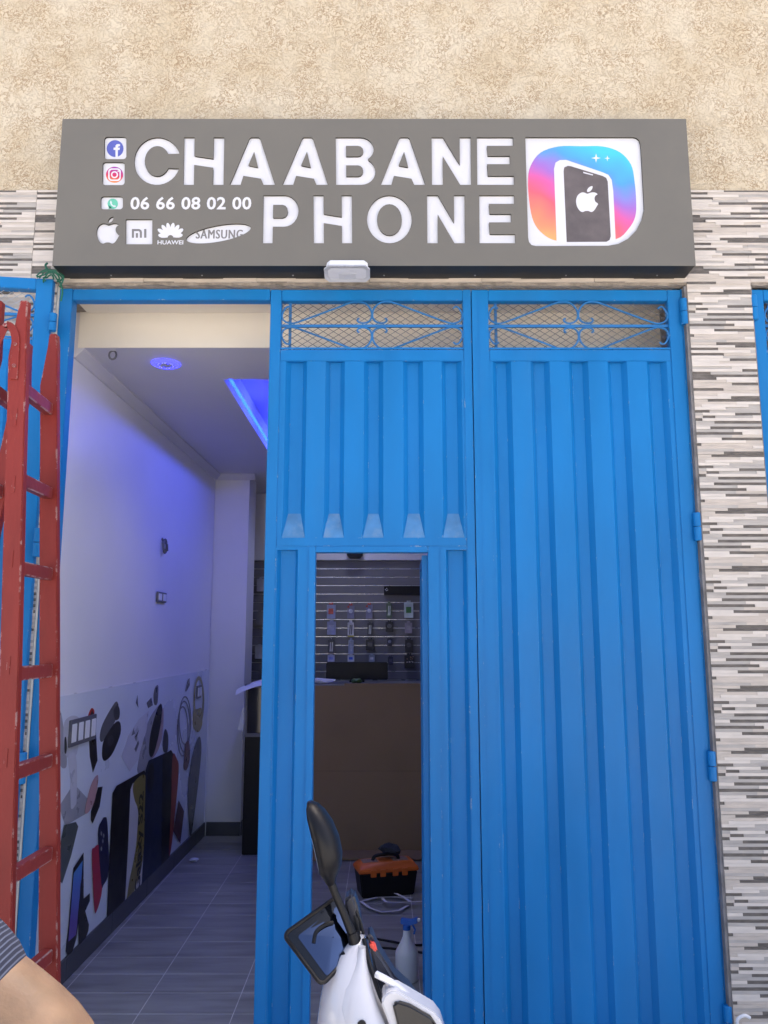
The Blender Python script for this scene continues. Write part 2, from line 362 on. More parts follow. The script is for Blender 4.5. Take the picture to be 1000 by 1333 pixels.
# upper storey in stucco, solid so that it shades the street
MB().box(-6, 6, -0.018, 6.0, TILE_TOP, 6.6).build('stucco_wall', M['stucco'], B)
MB().box(-6, 6, -0.016, 6.0, SOFF, TILE_TOP).build('lintel', M['cement'], B)
MB().box(-6, -1.512, -0.016, 6.0, -0.3, SOFF).build('side_wall', M['cement'], B)
MB().box(-1.514, -1.446, -0.016, 0.06, -0.3, SOFF).build('pier_return', M['cream'], B)
MB().box(1.342, 1.623, -0.016, 0.33, -0.3, SOFF).build('pier', M['reveal'], B)
MB().box(1.51, 6, 0.34, 6.0, -0.3, SOFF).build('side_wall', M['cement'], B)
MB().box(2.62, 6, -0.016, 0.338, -0.3, SOFF).build('pier', M['cement'], B)
MB().box(-1.512, 1.51, 4.40, 6.0, -0.3, SOFF).build('back_wall', M['cement'], B)
# rough mortar edge under the tiles over the opening
def rough_edge(x0, x1, y0, y1, z0, z1, name):
    mb = MB(); rnd = random.Random(3); n = int((x1 - x0) / 0.03); rings = []
    for i in range(n + 1):
        x = x0 + (x1 - x0) * i / n; a = rnd.uniform(0, 0.006); b = rnd.uniform(0, 0.006)
        rings.append([(x, y0 + a, z0 + b), (x, y1, z0 + a * 0.5), (x, y1, z1), (x, y0 + b * 0.4, z1)])
    mb.loft(rings); return mb.build(name, M['cement'], B)
rough_edge(-1.50, 1.345, -0.026, 0.0, 3.131, 3.146, 'mortar_edge')
rough_edge(1.615, 2.6, -0.028, 0.0, 3.131, 3.146, 'mortar_edge')
# reveal strips beside the gates
box('reveal', M['reveal'], B, 1.330, 1.3415, -0.024, 0.05, -0.06, 3.13)
box('reveal', M['reveal'], B, 1.6235, 1.6295, -0.024, 0.05, -0.06, 3.13)

# striped ceramic tiles: each tile one piece, its strips in relief
W_, Bg, G_, D_ = 0, 1, 2, 3
k = 0.285 / 674
def UA(cx): return (cx + 133) * k
def UB(f): return f * 0.285
TA = [[(0, W_), (UA(335), D_), (UA(820), W_)], [(0, D_), (UA(160), Bg)], [(0, W_), (UA(490), G_)], [(0, D_), (UA(215), Bg)], [(0, W_), (UA(200), G_), (UA(580), W_)],
      [(0, W_), (UA(270), D_), (UA(840), G_)], [(0, W_), (UA(160), Bg), (UA(730), G_)], [(0, W_), (UA(615), D_)], [(0, G_), (UA(285), W_), (UA(700), G_)], [(0, W_), (UA(390), D_), (UA(900), W_)],
      [(0, D_), (UA(65), G_), (UA(600), W_)], [(0, D_), (UA(850), Bg)], [(0, D_), (UA(120), W_)], [(0, Bg), (UA(220), W_), (UA(520), Bg)], [(0, Bg), (UA(275), D_), (UA(700), W_)],
      [(0, Bg)], [(0, D_), (UA(185), Bg), (UA(800), G_)], [(0, Bg), (UA(545), W_)], [(0, Bg), (UA(115), W_), (UA(670), G_)], [(0, W_), (UA(255), D_)]]
TB = [[(0, Bg), (UB(.22), D_), (UB(1.5), W_)], [(0, Bg), (UB(.65), W_)], [(0, Bg), (UB(.12), W_), (UB(.83), G_)], [(0, W_), (UB(.48), G_)], [(0, D_), (UB(.24), G_)],
      [(0, G_), (UB(.13), W_), (UB(.62), D_), (UB(1.3), G_)], [(0, Bg), (UB(.13), D_), (UB(.32), G_), (UB(.88), W_)], [(0, D_), (UB(.12), W_)], [(0, G_), (UB(.3), D_), (UB(1.4), W_)], [(0, G_), (UB(1.1), Bg)],
      [(0, W_), (UB(.23), D_), (UB(1.2), G_)], [(0, G_), (UB(.58), W_)], [(0, D_), (UB(.71), W_)], [(0, G_), (UB(.55), Bg)], [(0, W_), (UB(.39), D_)],
      [(0, W_), (UB(.75), Bg)], [(0, D_), (UB(.08), Bg)], [(0, Bg), (UB(.85), W_)], [(0, G_), (UB(.57), Bg)], [(0, Bg), (UB(.41), D_)]]
TW, TH = 0.50, 0.245
def tile(x0, z0, design, cx0, cx1, cz0, cz1):
    """one ceramic tile, cut to the rectangle cx0..cx1, cz0..cz1"""
    X0, X1, Z0, Z1 = max(x0, cx0), min(x0 + TW - 0.002, cx1), max(z0, cz0), min(z0 + TH - 0.0015, cz1)
    if X1 - X0 < 0.006 or Z1 - Z0 < 0.006: return
    mb = MB(); mb.mi = 2; mb.box(X0, X1, -0.0155, FY + 0.0035, Z0, Z1)
    h = TH / 20; rnd = random.Random(int((x0 * 37 + z0 * 91) * 100))
    for i, row in enumerate(design):
        zt = z0 + TH - i * h; zb = zt - h
        za, zc = max(zb, Z0), min(zt, Z1)
        if zc - za < 0.002: continue
        for j, (u, m) in enumerate(row):
            ue = row[j + 1][0] if j + 1 < len(row) else TW - 0.002
            xa, xb = max(x0 + u, X0), min(x0 + ue, X1)
            if xb - xa < 0.002: continue
            mb.mi = m; pr = {W_: -0.0008, Bg: 0.0004, G_: 0.0010, D_: 0.0022}[m] + rnd.uniform(-0.0006, 0.0008)
            mb.box(xa + 0.0002, xb - 0.0002, FY + 0.0034, FY + pr, za + 0.0002, zc - 0.0002)
    mb.build('tile', [M['strip_white'], M['strip_beige'], M['strip_grey'], M['strip_dark']], B)
SEQ = [TA, TA, TB, TA, TB, TB, TB, TB, TB, TB, TB, TB, TB, TB, TB, TB]
def tile_field(xs, rect):
    for x in xs:
        for r in range(16):
            z = TILE_TOP - (r + 1) * TH
            if z + TH < rect[2] or z > rect[3]: continue
            tile(x, z, SEQ[r], *rect)
tile_field([1.337], (1.342, 1.6235, -0.06, TILE_TOP - 0.003))
tile_field([1.337, 1.837, 2.337], (1.6237, 2.6, 3.146, TILE_TOP - 0.003))
tile_field([-3.065, -2.565, -2.065, -1.565], (-3.0, -1.447, -0.06, 3.1458))
tile_field([-2.565, -2.065, -1.565, -1.065, -0.565, -0.065, 0.435, 0.935], (-3.0, 1.3418, 3.146, TILE_TOP - 0.003))

# ================================================================ INTERIOR
def skew_box(y0, y1, z0, z1, t0=0.0, t1=0.02):
    """slab on the inner left wall between offsets t0 and t1 from it"""
    mb = MB(); vs = []
    for z in (z0, z1):
        for y, t in ((y0, t0), (y0, t1), (y1, t1), (y1, t0)): vs.append((wall_x(y) + t, y, z))
    return mb.add(vs, [(0, 1, 2, 3), (7, 6, 5, 4), (0, 4, 5, 1), (1, 5, 6, 2), (2, 6, 7, 3), (3, 7, 4, 0)])
CZ = 2.98
struct('wall_left', skew_box(0.0605, 3.36, 0.0, CZ + 0.1795, -0.06, 0.0), M['white_paint'])
struct('wall_right', MB().box(1.46, 1.509, 0.34, 4.39, 0, SOFF - 0.002), M['white_paint'])
struct('wall_back', MB().box(-1.511, 1.458, 4.36, 4.399, 0, SOFF - 0.002), M['white_paint'])
pl = struct('pillar', MB().box(-1.511, -1.165, 3.37, 3.72, 0.0, CZ - 0.002), M['white_paint'])
# ceiling with a tray, its front edge a beam over the doorway
T0, T1, U0, U1 = -0.878, 0.9, 0.81, 3.0
mb = MB()
mb.box(-1.51, 1.459, 0.33, U0, CZ, SOFF - 0.001); mb.box(-1.51, 1.459, U1, 4.358, CZ, SOFF - 0.001)
mb.box(-1.51, T0, U0, U1, CZ, SOFF - 0.001); mb.box(T1, 1.459, U0, U1, CZ, SOFF - 0.001)
struct('ceiling', mb, M['ceiling_white'])
struct('ceiling_tray', MB().box(T0, T1, U0, U1, SOFF - 0.012, SOFF - 0.0005), M['ceiling_white'])
struct('beam', MB().box(-1.482, 1.459, 0.322, 0.3295, CZ - 0.004, SOFF - 0.002), M['cream'])
struct('soffit', MB().box(-1.445, 1.34, 0.002, 0.3215, SOFF - 0.008, SOFF - 0.0006), M['cream'])
# cornices
cs = [(0, 0), (0.0, -0.05), (0.012, -0.05), (0.03, -0.03), (0.05, -0.012), (0.05, 0)]
mb = MB(); mb.loft([[(wall_x(y) + a, y, CZ + b) for a, b in cs] for y in (0.33, 3.36)]); struct('cornice_left', mb, M['ceiling_white'])
mb = MB(); mb.loft([[(x, 3.37 - a, CZ + b) for a, b in cs] for x in (-1.46, -1.115)]); struct('cornice_pillar', mb, M['ceiling_white'])
# floor of plank tiles
fl = struct('shop_floor', MB().box(-1.56, 1.509, -0.02, 4.39, -0.25, -0.0012), M['grout'])
tm = MB().box(0.0012, 0.4038, 0.001, 0.199, -0.0035, 0.0)
tme = None
for i in range(-2, 7):
    for j in range(0, 22):
        x0 = -1.05 + i * 0.405; y0 = -0.02 + 0.2 * j - 0.035
        o = None
        xa, xb = max(x0 + 0.002, -1.53), min(x0 + 0.403, 1.508); ya, yb = max(y0 + 0.003, -0.018), min(y0 + 0.197, 4.388)
        if xb - xa < 0.02 or yb - ya < 0.02: continue
        box('floor_tile', M['floor_tile'], fl, xa, xb, ya, yb, -0.0011, random.uniform(-0.0002, 0.0004))
# a little concrete step under the gate
tag(box('threshold', M['paving'], None, -1.445, 1.34, -0.10, -0.021, -0.058, -0.001), kind='structure')
# skirting tiles
sk = tag(empty('skirting'), kind='structure')
y = 0.062
while y < 3.34:
    y2 = min(y + 0.6, 3.355)
    skew_box(y + 0.001, y2 - 0.001, 0.001, 0.105, 0.0, 0.012).build('skirting_tile', M['base_tile'], sk, 0.0015, 1); y = y2
box('skirting_tile', M['base_tile'], sk, -1.44, -1.166, 3.357, 3.3695, 0.001, 0.105)
box('skirting_tile', M['base_tile'], sk, -1.1645, -1.153, 3.37, 3.72, 0.001, 0.105)

# ---- lights of the shop
def downlight(x, y, z, r, label, m):
    t = thing('downlight', label, 'ceiling light', (x, y, z))
    MB().lathe([(r, 0), (r, -0.008), (r * 0.9, -0.012), (r * 0.78, -0.012), (r * 0.78, 0)], n=28).build('rim', m, t, smooth=True)
    mb = MB(); mb.lathe([(r * 1.16, 0.0), (r * 1.16, -0.004), (r * 1.02, -0.004), (r * 1.02, 0.0)], n=28); mb.build('glow_ring', m, t)
    MB().lathe([(r * 0.77, -0.001), (r * 0.77, -0.009), (r * 0.2, -0.013), (0.001, -0.013)], n=24).build('lens', M['grey_enamel'], t, smooth=True)
    for i in range(18):
        a = i * 2 * math.pi / 18
        MB().lathe([(0.0045, 0), (0.0045, -0.004), (0.001, -0.006)], (r * 0.62 * math.cos(a), r * 0.62 * math.sin(a), -0.010), 6).build('led', M['white_enamel'] if i % 3 else m, t)
    return t
downlight(-1.12, 0.556, CZ, 0.062, 'round downlight glowing blue in the ceiling just inside the left doorway', M['led_ring'])
t = thing('led_strip', 'bright blue led strip along the edge of the recessed ceiling tray', 'light strip')
MB().box(T0 + 0.0005, T0 + 0.006, U0 + 0.02, U1 - 0.02, CZ + 0.05, CZ + 0.075).build('diffuser', M['led_blue'], t)
for i in range(10):
    yy = U0 + 0.1 + i * 0.21
    box('clip', M['white_enamel'], t, T0 + 0.0005, T0 + 0.007, yy, yy + 0.01, CZ + 0.046, CZ + 0.079)
t = thing('spotlight', 'small white spotlight inside the recessed ceiling tray', 'ceiling light', (-0.62, 1.05, SOFF - 0.0125))
MB().lathe([(0.045, 0), (0.045, -0.008), (0.033, -0.010), (0.033, 0)], n=20).build('rim', M['white_enamel'], t, smooth=True)
MB().lathe([(0.032, -0.001), (0.032, -0.006), (0.001, -0.008)], n=20).build('lens', M['led_white'], t)
def lamp_light(t, e, col, ang=150):
    l = bpy.data.lights.new('lamp_light', 'SPOT'); l.energy = e; l.color = col; l.spot_size = R(ang); l.spot_blend = 0.8; l.shadow_soft_size = 0.04
    o = bpy.data.objects.new('lamp_light', l); COL.objects.link(o); o.parent = t; o.location = (0, 0, -0.03)
lamp_light(t, 3.5, (1.0, 0.94, 0.86), 110)
# blue lamps farther inside that colour the left wall
def blue_lamp(x, y, z, e, label, aim=None, cone=160, col=(0.06, 0.10, 1.0)):
    t = thing('ceiling_lamp', label, 'ceiling light', (x, y, z))
    MB().lathe([(0.05, 0), (0.05, -0.01), (0.036, -0.014), (0.036, 0)], n=20).build('rim', M['white_enamel'], t, smooth=True)
    MB().lathe([(0.035, -0.001), (0.035, -0.008), (0.001, -0.010)], n=20).build('lens', M['led_ring'], t)
    l = bpy.data.lights.new('lamp_light', 'SPOT'); l.energy = e; l.color = col; l.spot_size = R(cone); l.spot_blend = 1.0; l.shadow_soft_size = 0.05
    o = bpy.data.objects.new('lamp_light', l); COL.objects.link(o); o.parent = t; o.location = (0, 0, -0.03)
    if aim: o.rotation_euler = (Vector((x, y, z - 0.03)) - Vector(aim)).to_track_quat('Z', 'Y').to_euler()
blue_lamp(-0.42, 2.45, SOFF - 0.0125, 11, 'small blue lamp in the ceiling tray near the counter', (-1.47, 2.3, 2.3), 140)
blue_lamp(-0.42, 1.6, SOFF - 0.0125, 9, 'small blue lamp in the middle of the ceiling tray', (-1.48, 1.4, 2.3), 140)
blue_lamp(-0.3, 3.55, CZ, 5, 'small cool ceiling lamp over the space behind the counter', None, 160, (0.62, 0.68, 1.0))

# hook in the ceiling
t = onZ(147, 457, CZ)
tag(MB().tube([(t.x + 0.018 * math.cos(a), t.y, CZ - 0.02 + 0.022 * math.sin(a)) for a in [i * 2 * math.pi / 14 for i in range(14)]], 0.005, 6, True).build('ceiling_hook', M['switch_frame'], None, smooth=True),
    'small dark ring hook hanging from the ceiling edge above the doorway', 'hook')

# ================================================================ POSTER on the left wall
PO = thing('wall_poster', 'white printed poster of phones and accessories along the lower left wall', 'poster')
skew_box(0.12, 3.345, 0.107, 1.318, 0.0004, 0.003).build('sheet', pm('poster_white', (0.70, 0.74, 0.77), 0.3, 0.05, 1.6, dirt=(0.60, 0.64, 0.69), dirtamt=0.6, dscale=1.2), PO)
MB().loft([[(wall_x(3.345) + a, y, z) for a, y in ((0.0, 3.345), (0.012, 3.345), (0.012, 3.357), (0.0, 3.357))] for z in (0.106, 1.325)]).build('edge_strip', M['white_enamel'], PO)
skew_box(0.12, 3.344, 1.3185, 1.324, 0.0004, 0.004).build('top_trim', M['white_enamel'], PO)
def wmap(off):
    def fn(u, v, d): return (wall_x(u) + off + d, u, v)
    return fn
LAY = [0.0032]
def printed(name, pts, col, holes=(), mat=None, parent=None, smooth=True):
    LAY[0] += 0.00012
    lp = []
    for l in [pts] + list(holes):
        q = [(p[0], p[1], 0) for p in l]
        if smooth: q = catmull(q, 4, True)
        lp.append([(onW(p[0], p[1]).y, onW(p[0], p[1]).z) for p in q])
    return MB().prism(lp, wmap(LAY[0]), -0.0008, 0.0).build(name, mat or flat(name, col, 0.3), parent or PO)
G = lambda v: (v, v, v * 1.04)
printed('printed_shape', [(76, 930), (80, 935), (86, 985), (84, 1000), (76, 990)], G(0.36))
printed('printed_shape', [(76, 1050), (95, 1020), (118, 1045), (110, 1060), (84, 1075)], G(0.78), smooth=False)
printed('printed_trimmer', [(82, 945), (88, 934), (98, 932), (104, 940), (102, 965), (98, 984), (90, 988), (83, 978)], G(0.55))
printed('printed_trimmer_handle', [(88, 985), (98, 984), (99, 1038), (96, 1050), (92, 1053), (91, 1045), (90, 1010)], G(0.6))
printed('printed_button', [(83, 962), (85, 960), (86, 972), (85, 981), (83, 978)], G(0.02))
printed('printed_case_edge', [(113, 935), (118, 922), (122, 926), (119, 937)], (0.5, 0.03, 0.02))
printed('printed_case', [(114, 937), (119, 924), (123, 936), (126, 990), (120, 1006), (116, 985)], G(0.018), smooth=False)
printed('printed_case_lid', [(129, 960), (133, 942), (147, 917), (152, 914), (153, 925), (147, 943), (133, 965)], G(0.12))
printed('printed_case_base', [(132, 978), (135, 962), (148, 942), (155, 940), (156, 955), (146, 980), (137, 990), (133, 988)], G(0.02))
printed('printed_earbud', [(147, 925), (152, 918), (155, 925), (154, 935), (149, 937)], G(0.045))
printed('printed_earbud', [(139, 963), (145, 957), (147, 966), (141, 972)], G(0.05))
printed('printed_box_shadow', [(178, 1000), (190, 945), (206, 918), (211, 925), (208, 950), (196, 990), (185, 1006)], G(0.33))
printed('printed_box', [(157, 985), (166, 958), (180, 936), (193, 925), (190, 950), (178, 990), (168, 1004)], G(0.62), smooth=False)
for q in ([(174, 960), (180, 950), (176, 965)], [(176, 915), (178, 905), (179, 921)], [(190, 915), (196, 908), (198, 918), (192, 922)], [(170, 958), (173, 948), (175, 955)]):
    printed('printed_mark', q, G(0.14), smooth=False)
printed('printed_mark', [(174, 975), (179, 964), (180, 968), (176, 979)], G(0.02), smooth=False)
printed('printed_mark', [(199, 905), (201, 895), (205, 893), (204, 915), (200, 917)], G(0.3))
printed('printed_ring_side', [(196, 985), (205, 945), (211, 922), (212, 935), (210, 960), (203, 980)], (0.42, 0.30, 0.27))
printed('printed_ring', [(193, 980), (195, 955), (202, 928), (208, 916), (210, 925), (206, 955), (198, 984)], G(0.012))
printed('printed_lens', [(211, 965), (214, 949), (218, 958), (217, 978), (212, 978)], G(0.05))
for i, (cx, cy, rx, ry) in enumerate(((240, 938, 8, 32), (239, 946, 8, 34), (237, 952, 7.5, 33))):
    o1 = [(cx + rx * math.cos(a), cy + ry * math.sin(a)) for a in [j * 2 * math.pi / 28 for j in range(28)]]
    i1 = [(cx + (rx - 0.9) * math.cos(a), cy + (ry - 1.8) * math.sin(a)) for a in [j * 2 * math.pi / 28 for j in range(28)]]
    printed('printed_cable', o1, G(0.16), holes=[i1], smooth=False)
printed('printed_plug', [(240, 900), (244, 884), (246, 883), (246, 892), (242, 900)], G(0.14), smooth=False)
bo = [(258 + 7 * math.cos(a), 912 + 32 * math.sin(a)) for a in [j * 2 * math.pi / 24 for j in range(24)]]
bi = [(258 + 5 * math.cos(a), 912 + 27 * math.sin(a)) for a in [j * 2 * math.pi / 24 for j in range(24)]]
printed('printed_headphone_band', bo, (0.30, 0.26, 0.07), holes=[bi], smooth=False)
printed('printed_headphone_cup', [(251, 926), (256, 923), (262, 923), (262, 944), (257, 953), (251, 946)], (0.33, 0.25, 0.04))
printed('printed_strap', [(240, 970), (244, 964), (246, 972), (246, 988), (242, 1002), (238, 1000), (239, 985)], (0.13, 0.035, 0.04))
printed('printed_gimbal', [(244, 1022), (249, 985), (256, 962), (260, 961), (261, 980), (257, 1020), (252, 1060), (247, 1090), (244, 1058)], G(0.07))
printed('printed_grip', [(109, 1055), (117, 1022), (125, 1009), (126, 1018), (121, 1044), (113, 1058)], (0.55, 0.32, 0.30))
printed('printed_grip_base', [(117, 1056), (121, 1044), (126, 1025), (132, 1024), (128, 1050), (119, 1072), (117, 1068)], G(0.015), smooth=False)
printed('printed_phone', [(75, 1146), (75, 1108), (82, 1074), (97, 1070), (100, 1076), (91, 1113), (79, 1150)], (0.085, 0.10, 0.095), smooth=False)
printed('printed_phone', [(84, 1238), (88, 1200), (94, 1130), (107, 1110), (107, 1140), (98, 1220), (92, 1240), (86, 1243)], None, mat=flat('phone_black', G(0.012)), smooth=False)
gm = gradient_material('screen_gradient', [(0.0, (0.13, 0.08, 0.34)), (0.5, (0.09, 0.2, 0.55)), (1.0, (0.10, 0.42, 0.62))], (0, 0.7, 0.25), (0, 0.75, 0.6))
printed('printed_screen', [(87, 1226), (94, 1137), (106, 1120), (104, 1145), (97, 1217)], None, mat=gm, smooth=False)
printed('printed_holder', [(100, 1192), (103, 1150), (107, 1144), (107, 1170), (115, 1163), (115, 1173), (109, 1186), (114, 1204), (113, 1212), (106, 1232), (101, 1236)], G(0.01), smooth=False)
printed('printed_phone', [(118, 1112), (121, 1104), (126, 1100), (130, 1108), (131, 1158), (124, 1186), (121, 1180)], None, mat=flat('phone_red', (0.42, 0.03, 0.06)))
printed('printed_phone', [(126, 1086), (131, 1068), (135, 1064), (138, 1072), (140, 1132), (133, 1152), (130, 1150)], None, mat=flat('phone_navy', (0.012, 0.014, 0.05)))
for q in ((130, 1085), (132, 1095), (130, 1105), (133, 1088)):
    printed('printed_lens', [(q[0] - 1, q[1]), (q[0], q[1] - 3), (q[0] + 1, q[1]), (q[0], q[1] + 3)], None, mat=flat('lens_dot', G(0.25)))
printed('printed_phone', [(137, 1212), (141, 1110), (145, 1032), (150, 1023), (186, 1003), (188, 1006), (186, 1060), (160, 1191)], None, mat=flat('phone_jet', G(0.008)), smooth=False)
printed('printed_box', [(165, 1100), (168, 1028), (171, 1020), (187, 1010), (186, 1095), (182, 1164), (160, 1190)], None, mat=flat('box_white', (0.6, 0.58, 0.55)), smooth=False)
printed('printed_swash', [(172, 1020), (188, 1010), (187, 1060), (184, 1120), (176, 1150), (164, 1185), (161, 1188), (166, 1150), (174, 1110), (177, 1080), (178, 1055), (173, 1040)], (0.24, 0.19, 0.045))
# lettering up the phone box
p0 = onW(173, 1166); p1 = onW(179.5, 1034); q0 = onW(182.5, 1156); q1 = onW(187, 1028)
LAY[0] += 0.0003
def gx(u, v):
    a = p0.lerp(p1, u); b = q0.lerp(q1, u); c = a.lerp(b, 1 - v)
    return (wall_x(c.y) + LAY[0], c.y, c.z)
def gx2(u, v): return gx(u, 1 - v)
text_part('lettering', 'Galaxy S22', flat('ink', G(0.01)), PO, 0, 0, 0, 0, 0, 0.03, 1.0, xf=gx)
LAY[0] += 0.0003
printed('printed_phone', [(182, 1164), (186, 1090), (188, 1002), (192, 990), (221, 977), (222, 1020), (217, 1136)], None, mat=flat('phone_blueblack', (0.012, 0.02, 0.045)), smooth=False)
printed('printed_camera_bump', [(190, 1015), (192, 998), (198, 994), (198, 1018), (194, 1032), (191, 1030)], None, mat=flat('phone_jet', G(0.008)))
printed('printed_phone', [(210, 984), (221, 976), (227, 988), (226, 1040), (217, 1137), (208, 1143)], None, mat=flat('phone_jet', G(0.008)), smooth=False)
printed('printed_phone', [(223, 984), (229, 989), (231, 998), (229, 1030), (222, 1098), (218, 1112), (221, 1050)], None, mat=flat('phone_brick', (0.30, 0.05, 0.03)))
printed('printed_memory_card', [(224, 1082), (231, 1042), (238, 1056), (233, 1098)], None, mat=flat('card', (0.09, 0.035, 0.04)), smooth=False)
# switches on the wall
def switch_plate(px0, py0, px1, py1, n, label):
    a = onW(px0, py0); b = onW(px1, py1); y0, y1, z0, z1 = a.y, b.y, b.z, a.z
    t = thing('wall_switch', label, 'switch')
    base = 0.004
    skew_box(y0, y1, z0, z1, base, base + 0.010).build('plate', M['switch_frame'], t, 0.002)
    mg = (z1 - z0) * 0.16; wy = (y1 - y0) / n
    for i in range(n):
        skew_box(y0 + wy * (i + 0.18), y0 + wy * (i + 0.82), z0 + mg, z1 - mg, base + 0.009, base + 0.014).build('rocker', M['white_enamel'], t, 0.0015)
switch_plate(89, 938, 121, 962, 4, 'row of four white rocker switches in a dark frame over the poster')
switch_plate(203, 770, 214, 785, 2, 'pair of white rocker switches on the bare wall above the poster')
switch_plate(255, 893, 260, 908, 2, 'small double switch fixed over the printed headphones')
c = onW(211, 711)
mb = MB(); mb.tube([(wall_x(c.y) + 0.02, c.y + 0.035 * math.cos(a), c.z + 0.045 * math.sin(a)) for a in [i * 2 * math.pi / 16 for i in range(16)]], 0.008, 6, True)
mb.tube([(wall_x(c.y) + 0.002, c.y - 0.02, c.z + 0.05), (wall_x(c.y) + 0.03, c.y + 0.01, c.z + 0.01), (wall_x(c.y) + 0.03, c.y + 0.02, c.z - 0.03)], 0.008, 6)
tag(mb.build('cable_stub', M['switch_frame'], None, smooth=True), 'loop of dark cable sticking out of the wall above the switches', 'cable')

# ================================================================ COUNTER and what stands behind it
CT = thing('counter', 'tall shop counter with a brown cardboard front and a dark glass end', 'counter')
mb = MB(); mb.box(-1.05, 1.2, 2.80, 3.25, 0.0, 0.86); mb.build('cabinet', M['black'], CT, 0.004)
box('display_glass', M['glass_dark'], CT, -1.045, -0.56, 2.805, 3.245, 0.862, 1.205)
box('display_case', M['slat'], CT, -0.558, 1.195, 2.805, 3.245, 0.862, 1.205)
box('counter_top', M['slat'], CT, -1.06, 1.21, 2.79, 3.26, 1.207, 1.232, 0.003)
for x in (-1.05, -0.57): box('glass_frame', M['switch_frame'], CT, x, x + 0.014, 2.788, 2.804, 0.86, 1.206)
box('glass_frame', M['switch_frame'], CT, -1.05, -0.556, 2.786, 2.803, 0.845, 0.87)
cb = thing('cardboard_sheet', 'large brown cardboard sheet covering the front of the counter', 'cardboard')
def sheet(x0, x1, z0, z1, y, amp, name, nx=16, nz=8, lean=0.0):
    mb = MB(); rnd = random.Random(5)
    off = [[rnd.uniform(-amp, amp) for _ in range(nx + 1)] for _ in range(nz + 1)]
    vs = []
    for dd in (0.0, 0.006):
        for j in range(nz + 1):
            for i in range(nx + 1):
                vs.append((x0 + (x1 - x0) * i / nx, y + dd + off[j][i] - lean * (1 - j / nz), z0 + (z1 - z0) * j / nz))
    n = (nx + 1) * (nz + 1); fs = []
    for j in range(nz):
        for i in range(nx):
            a = j * (nx + 1) + i; fs.append((a, a + 1, a + nx + 2, a + nx + 1)); fs.append((n + a, n + a + nx + 1, n + a + nx + 2, n + a + 1))
    e = [j * (nx + 1) for j in range(nz + 1)]
    for j in range(nz):
        for i in (0, nx):
            a = j * (nx + 1) + i; fs.append((a, a + nx + 1, n + a + nx + 1, n + a))
    for i in range(nx):
        for j in (0, nz):
            a = j * (nx + 1) + i; fs.append((a, a + 1, n + a + 1, n + a))
    return mb.add(vs, fs).build(name, M['cardboard'], cb, smooth=True)
sheet(-0.72, 1.1, 0.60, 1.222, 2.776, 0.0015, 'upper_panel')
sheet(-0.72, 1.1, 0.03, 0.5992, 2.770, 0.002, 'lower_panel', lean=0.012)
mb = MB(); rnd = random.Random(9); rings = []
for i in range(24):
    x = -0.6 + i * 0.07; rings.append([(x, 2.755, 0.045 + rnd.uniform(-.004, .006)), (x, 2.65 + rnd.uniform(-.02, .02), 0.012 + rnd.uniform(0, .02)), (x, 2.64 + rnd.uniform(-.01, .01), 0.006), (x, 2.755, 0.036)])
mb.loft(rings).build('floor_flap', M['cardboard'], cb, smooth=True)
box('batten', M['cardboard'], cb, -0.3, 1.1, 2.768, 2.789, 1.2235, 1.240)
# paper on the counter
t = thing('paper_roll', 'curled sheet of white paper lying over the glass end of the counter', 'paper')
mb = MB(); rings = []
for i in range(13):
    u = i / 12; x = -1.11 + 0.46 * u; z = 1.195 + 0.075 * math.sin(min(1, u * 1.8) * math.pi / 2) - 0.02 * u
    rings.append([(x, 2.70, z - 0.035 + 0.02 * u), (x, 2.73, z), (x, 3.0, z + 0.01), (x, 3.0, z + 0.007), (x, 2.733, z - 0.003), (x, 2.703, z - 0.035 + 0.02 * u)])
mb.loft(rings).build('sheet', M['paper'], t, smooth=True)
MB().add([(-1.07, 2.78, 1.05), (-1.10, 2.77, 0.90), (-1.06, 2.785, 0.89), (-1.055, 2.79, 1.06), (-1.07, 2.783, 1.05), (-1.10, 2.773, 0.90), (-1.06, 2.788, 0.89), (-1.055, 2.793, 1.06)], [(0, 1, 2, 3), (7, 6, 5, 4), (0, 4, 5, 1), (1, 5, 6, 2), (2, 6, 7, 3), (3, 7, 4, 0)]).build('hanging_corner', M['paper'], t)
# black box on the counter
t = thing('monitor', 'black screen standing on the counter in front of the slat wall', 'screen')
a = onY(425, 862, 3.1); b = onY(505, 888, 3.1)
box('back_shell', M['black'], t, a.x, b.x, 3.07, 3.11, 1.25, a.z, 0.006)
box('stand', M['black'], t, (a.x + b.x) / 2 - 0.06, (a.x + b.x) / 2 + 0.06, 3.05, 3.14, 1.2325, 1.2495, 0.003)
box('bezel', M['black_matt'], t, a.x + 0.01, b.x - 0.01, 3.1105, 3.116, 1.26, a.z - 0.01)
def crumple(name, label, cat, c, s, mat, seed):
    rnd = random.Random(seed); bm = bmesh.new(); bmesh.ops.create_icosphere(bm, subdivisions=2, radius=1)
    for v in bm.verts:
        f = rnd.uniform(0.65, 1.15); v.co = Vector((v.co.x * s[0] * f, v.co.y * s[1] * f, max(-0.92, v.co.z) * s[2] * f))
    zmin = min(v.co.z for v in bm.verts)
    for v in bm.verts: v.co.z -= zmin
    me = bpy.data.meshes.new(name); bm.to_mesh(me); bm.free()
    o = link(name, me, mat); o.location = c; return tag(o, label, cat)
a = onY(420, 888, 2.9); crumple('crumpled_bag', 'crumpled white plastic bag on the counter beside the black screen', 'bag', (a.x, 2.9, 1.2325), (0.10, 0.05, 0.022), M['paper'], 3)
a = onY(464, 887, 2.88); crumple('green_packet', 'small crumpled green packet on the counter edge under the black screen', 'packet', (a.x, 2.88, 1.2325), (0.045, 0.035, 0.022), pm('green_pack', (0.06, 0.13, 0.03), 0.4, 0.4, 30), 4)
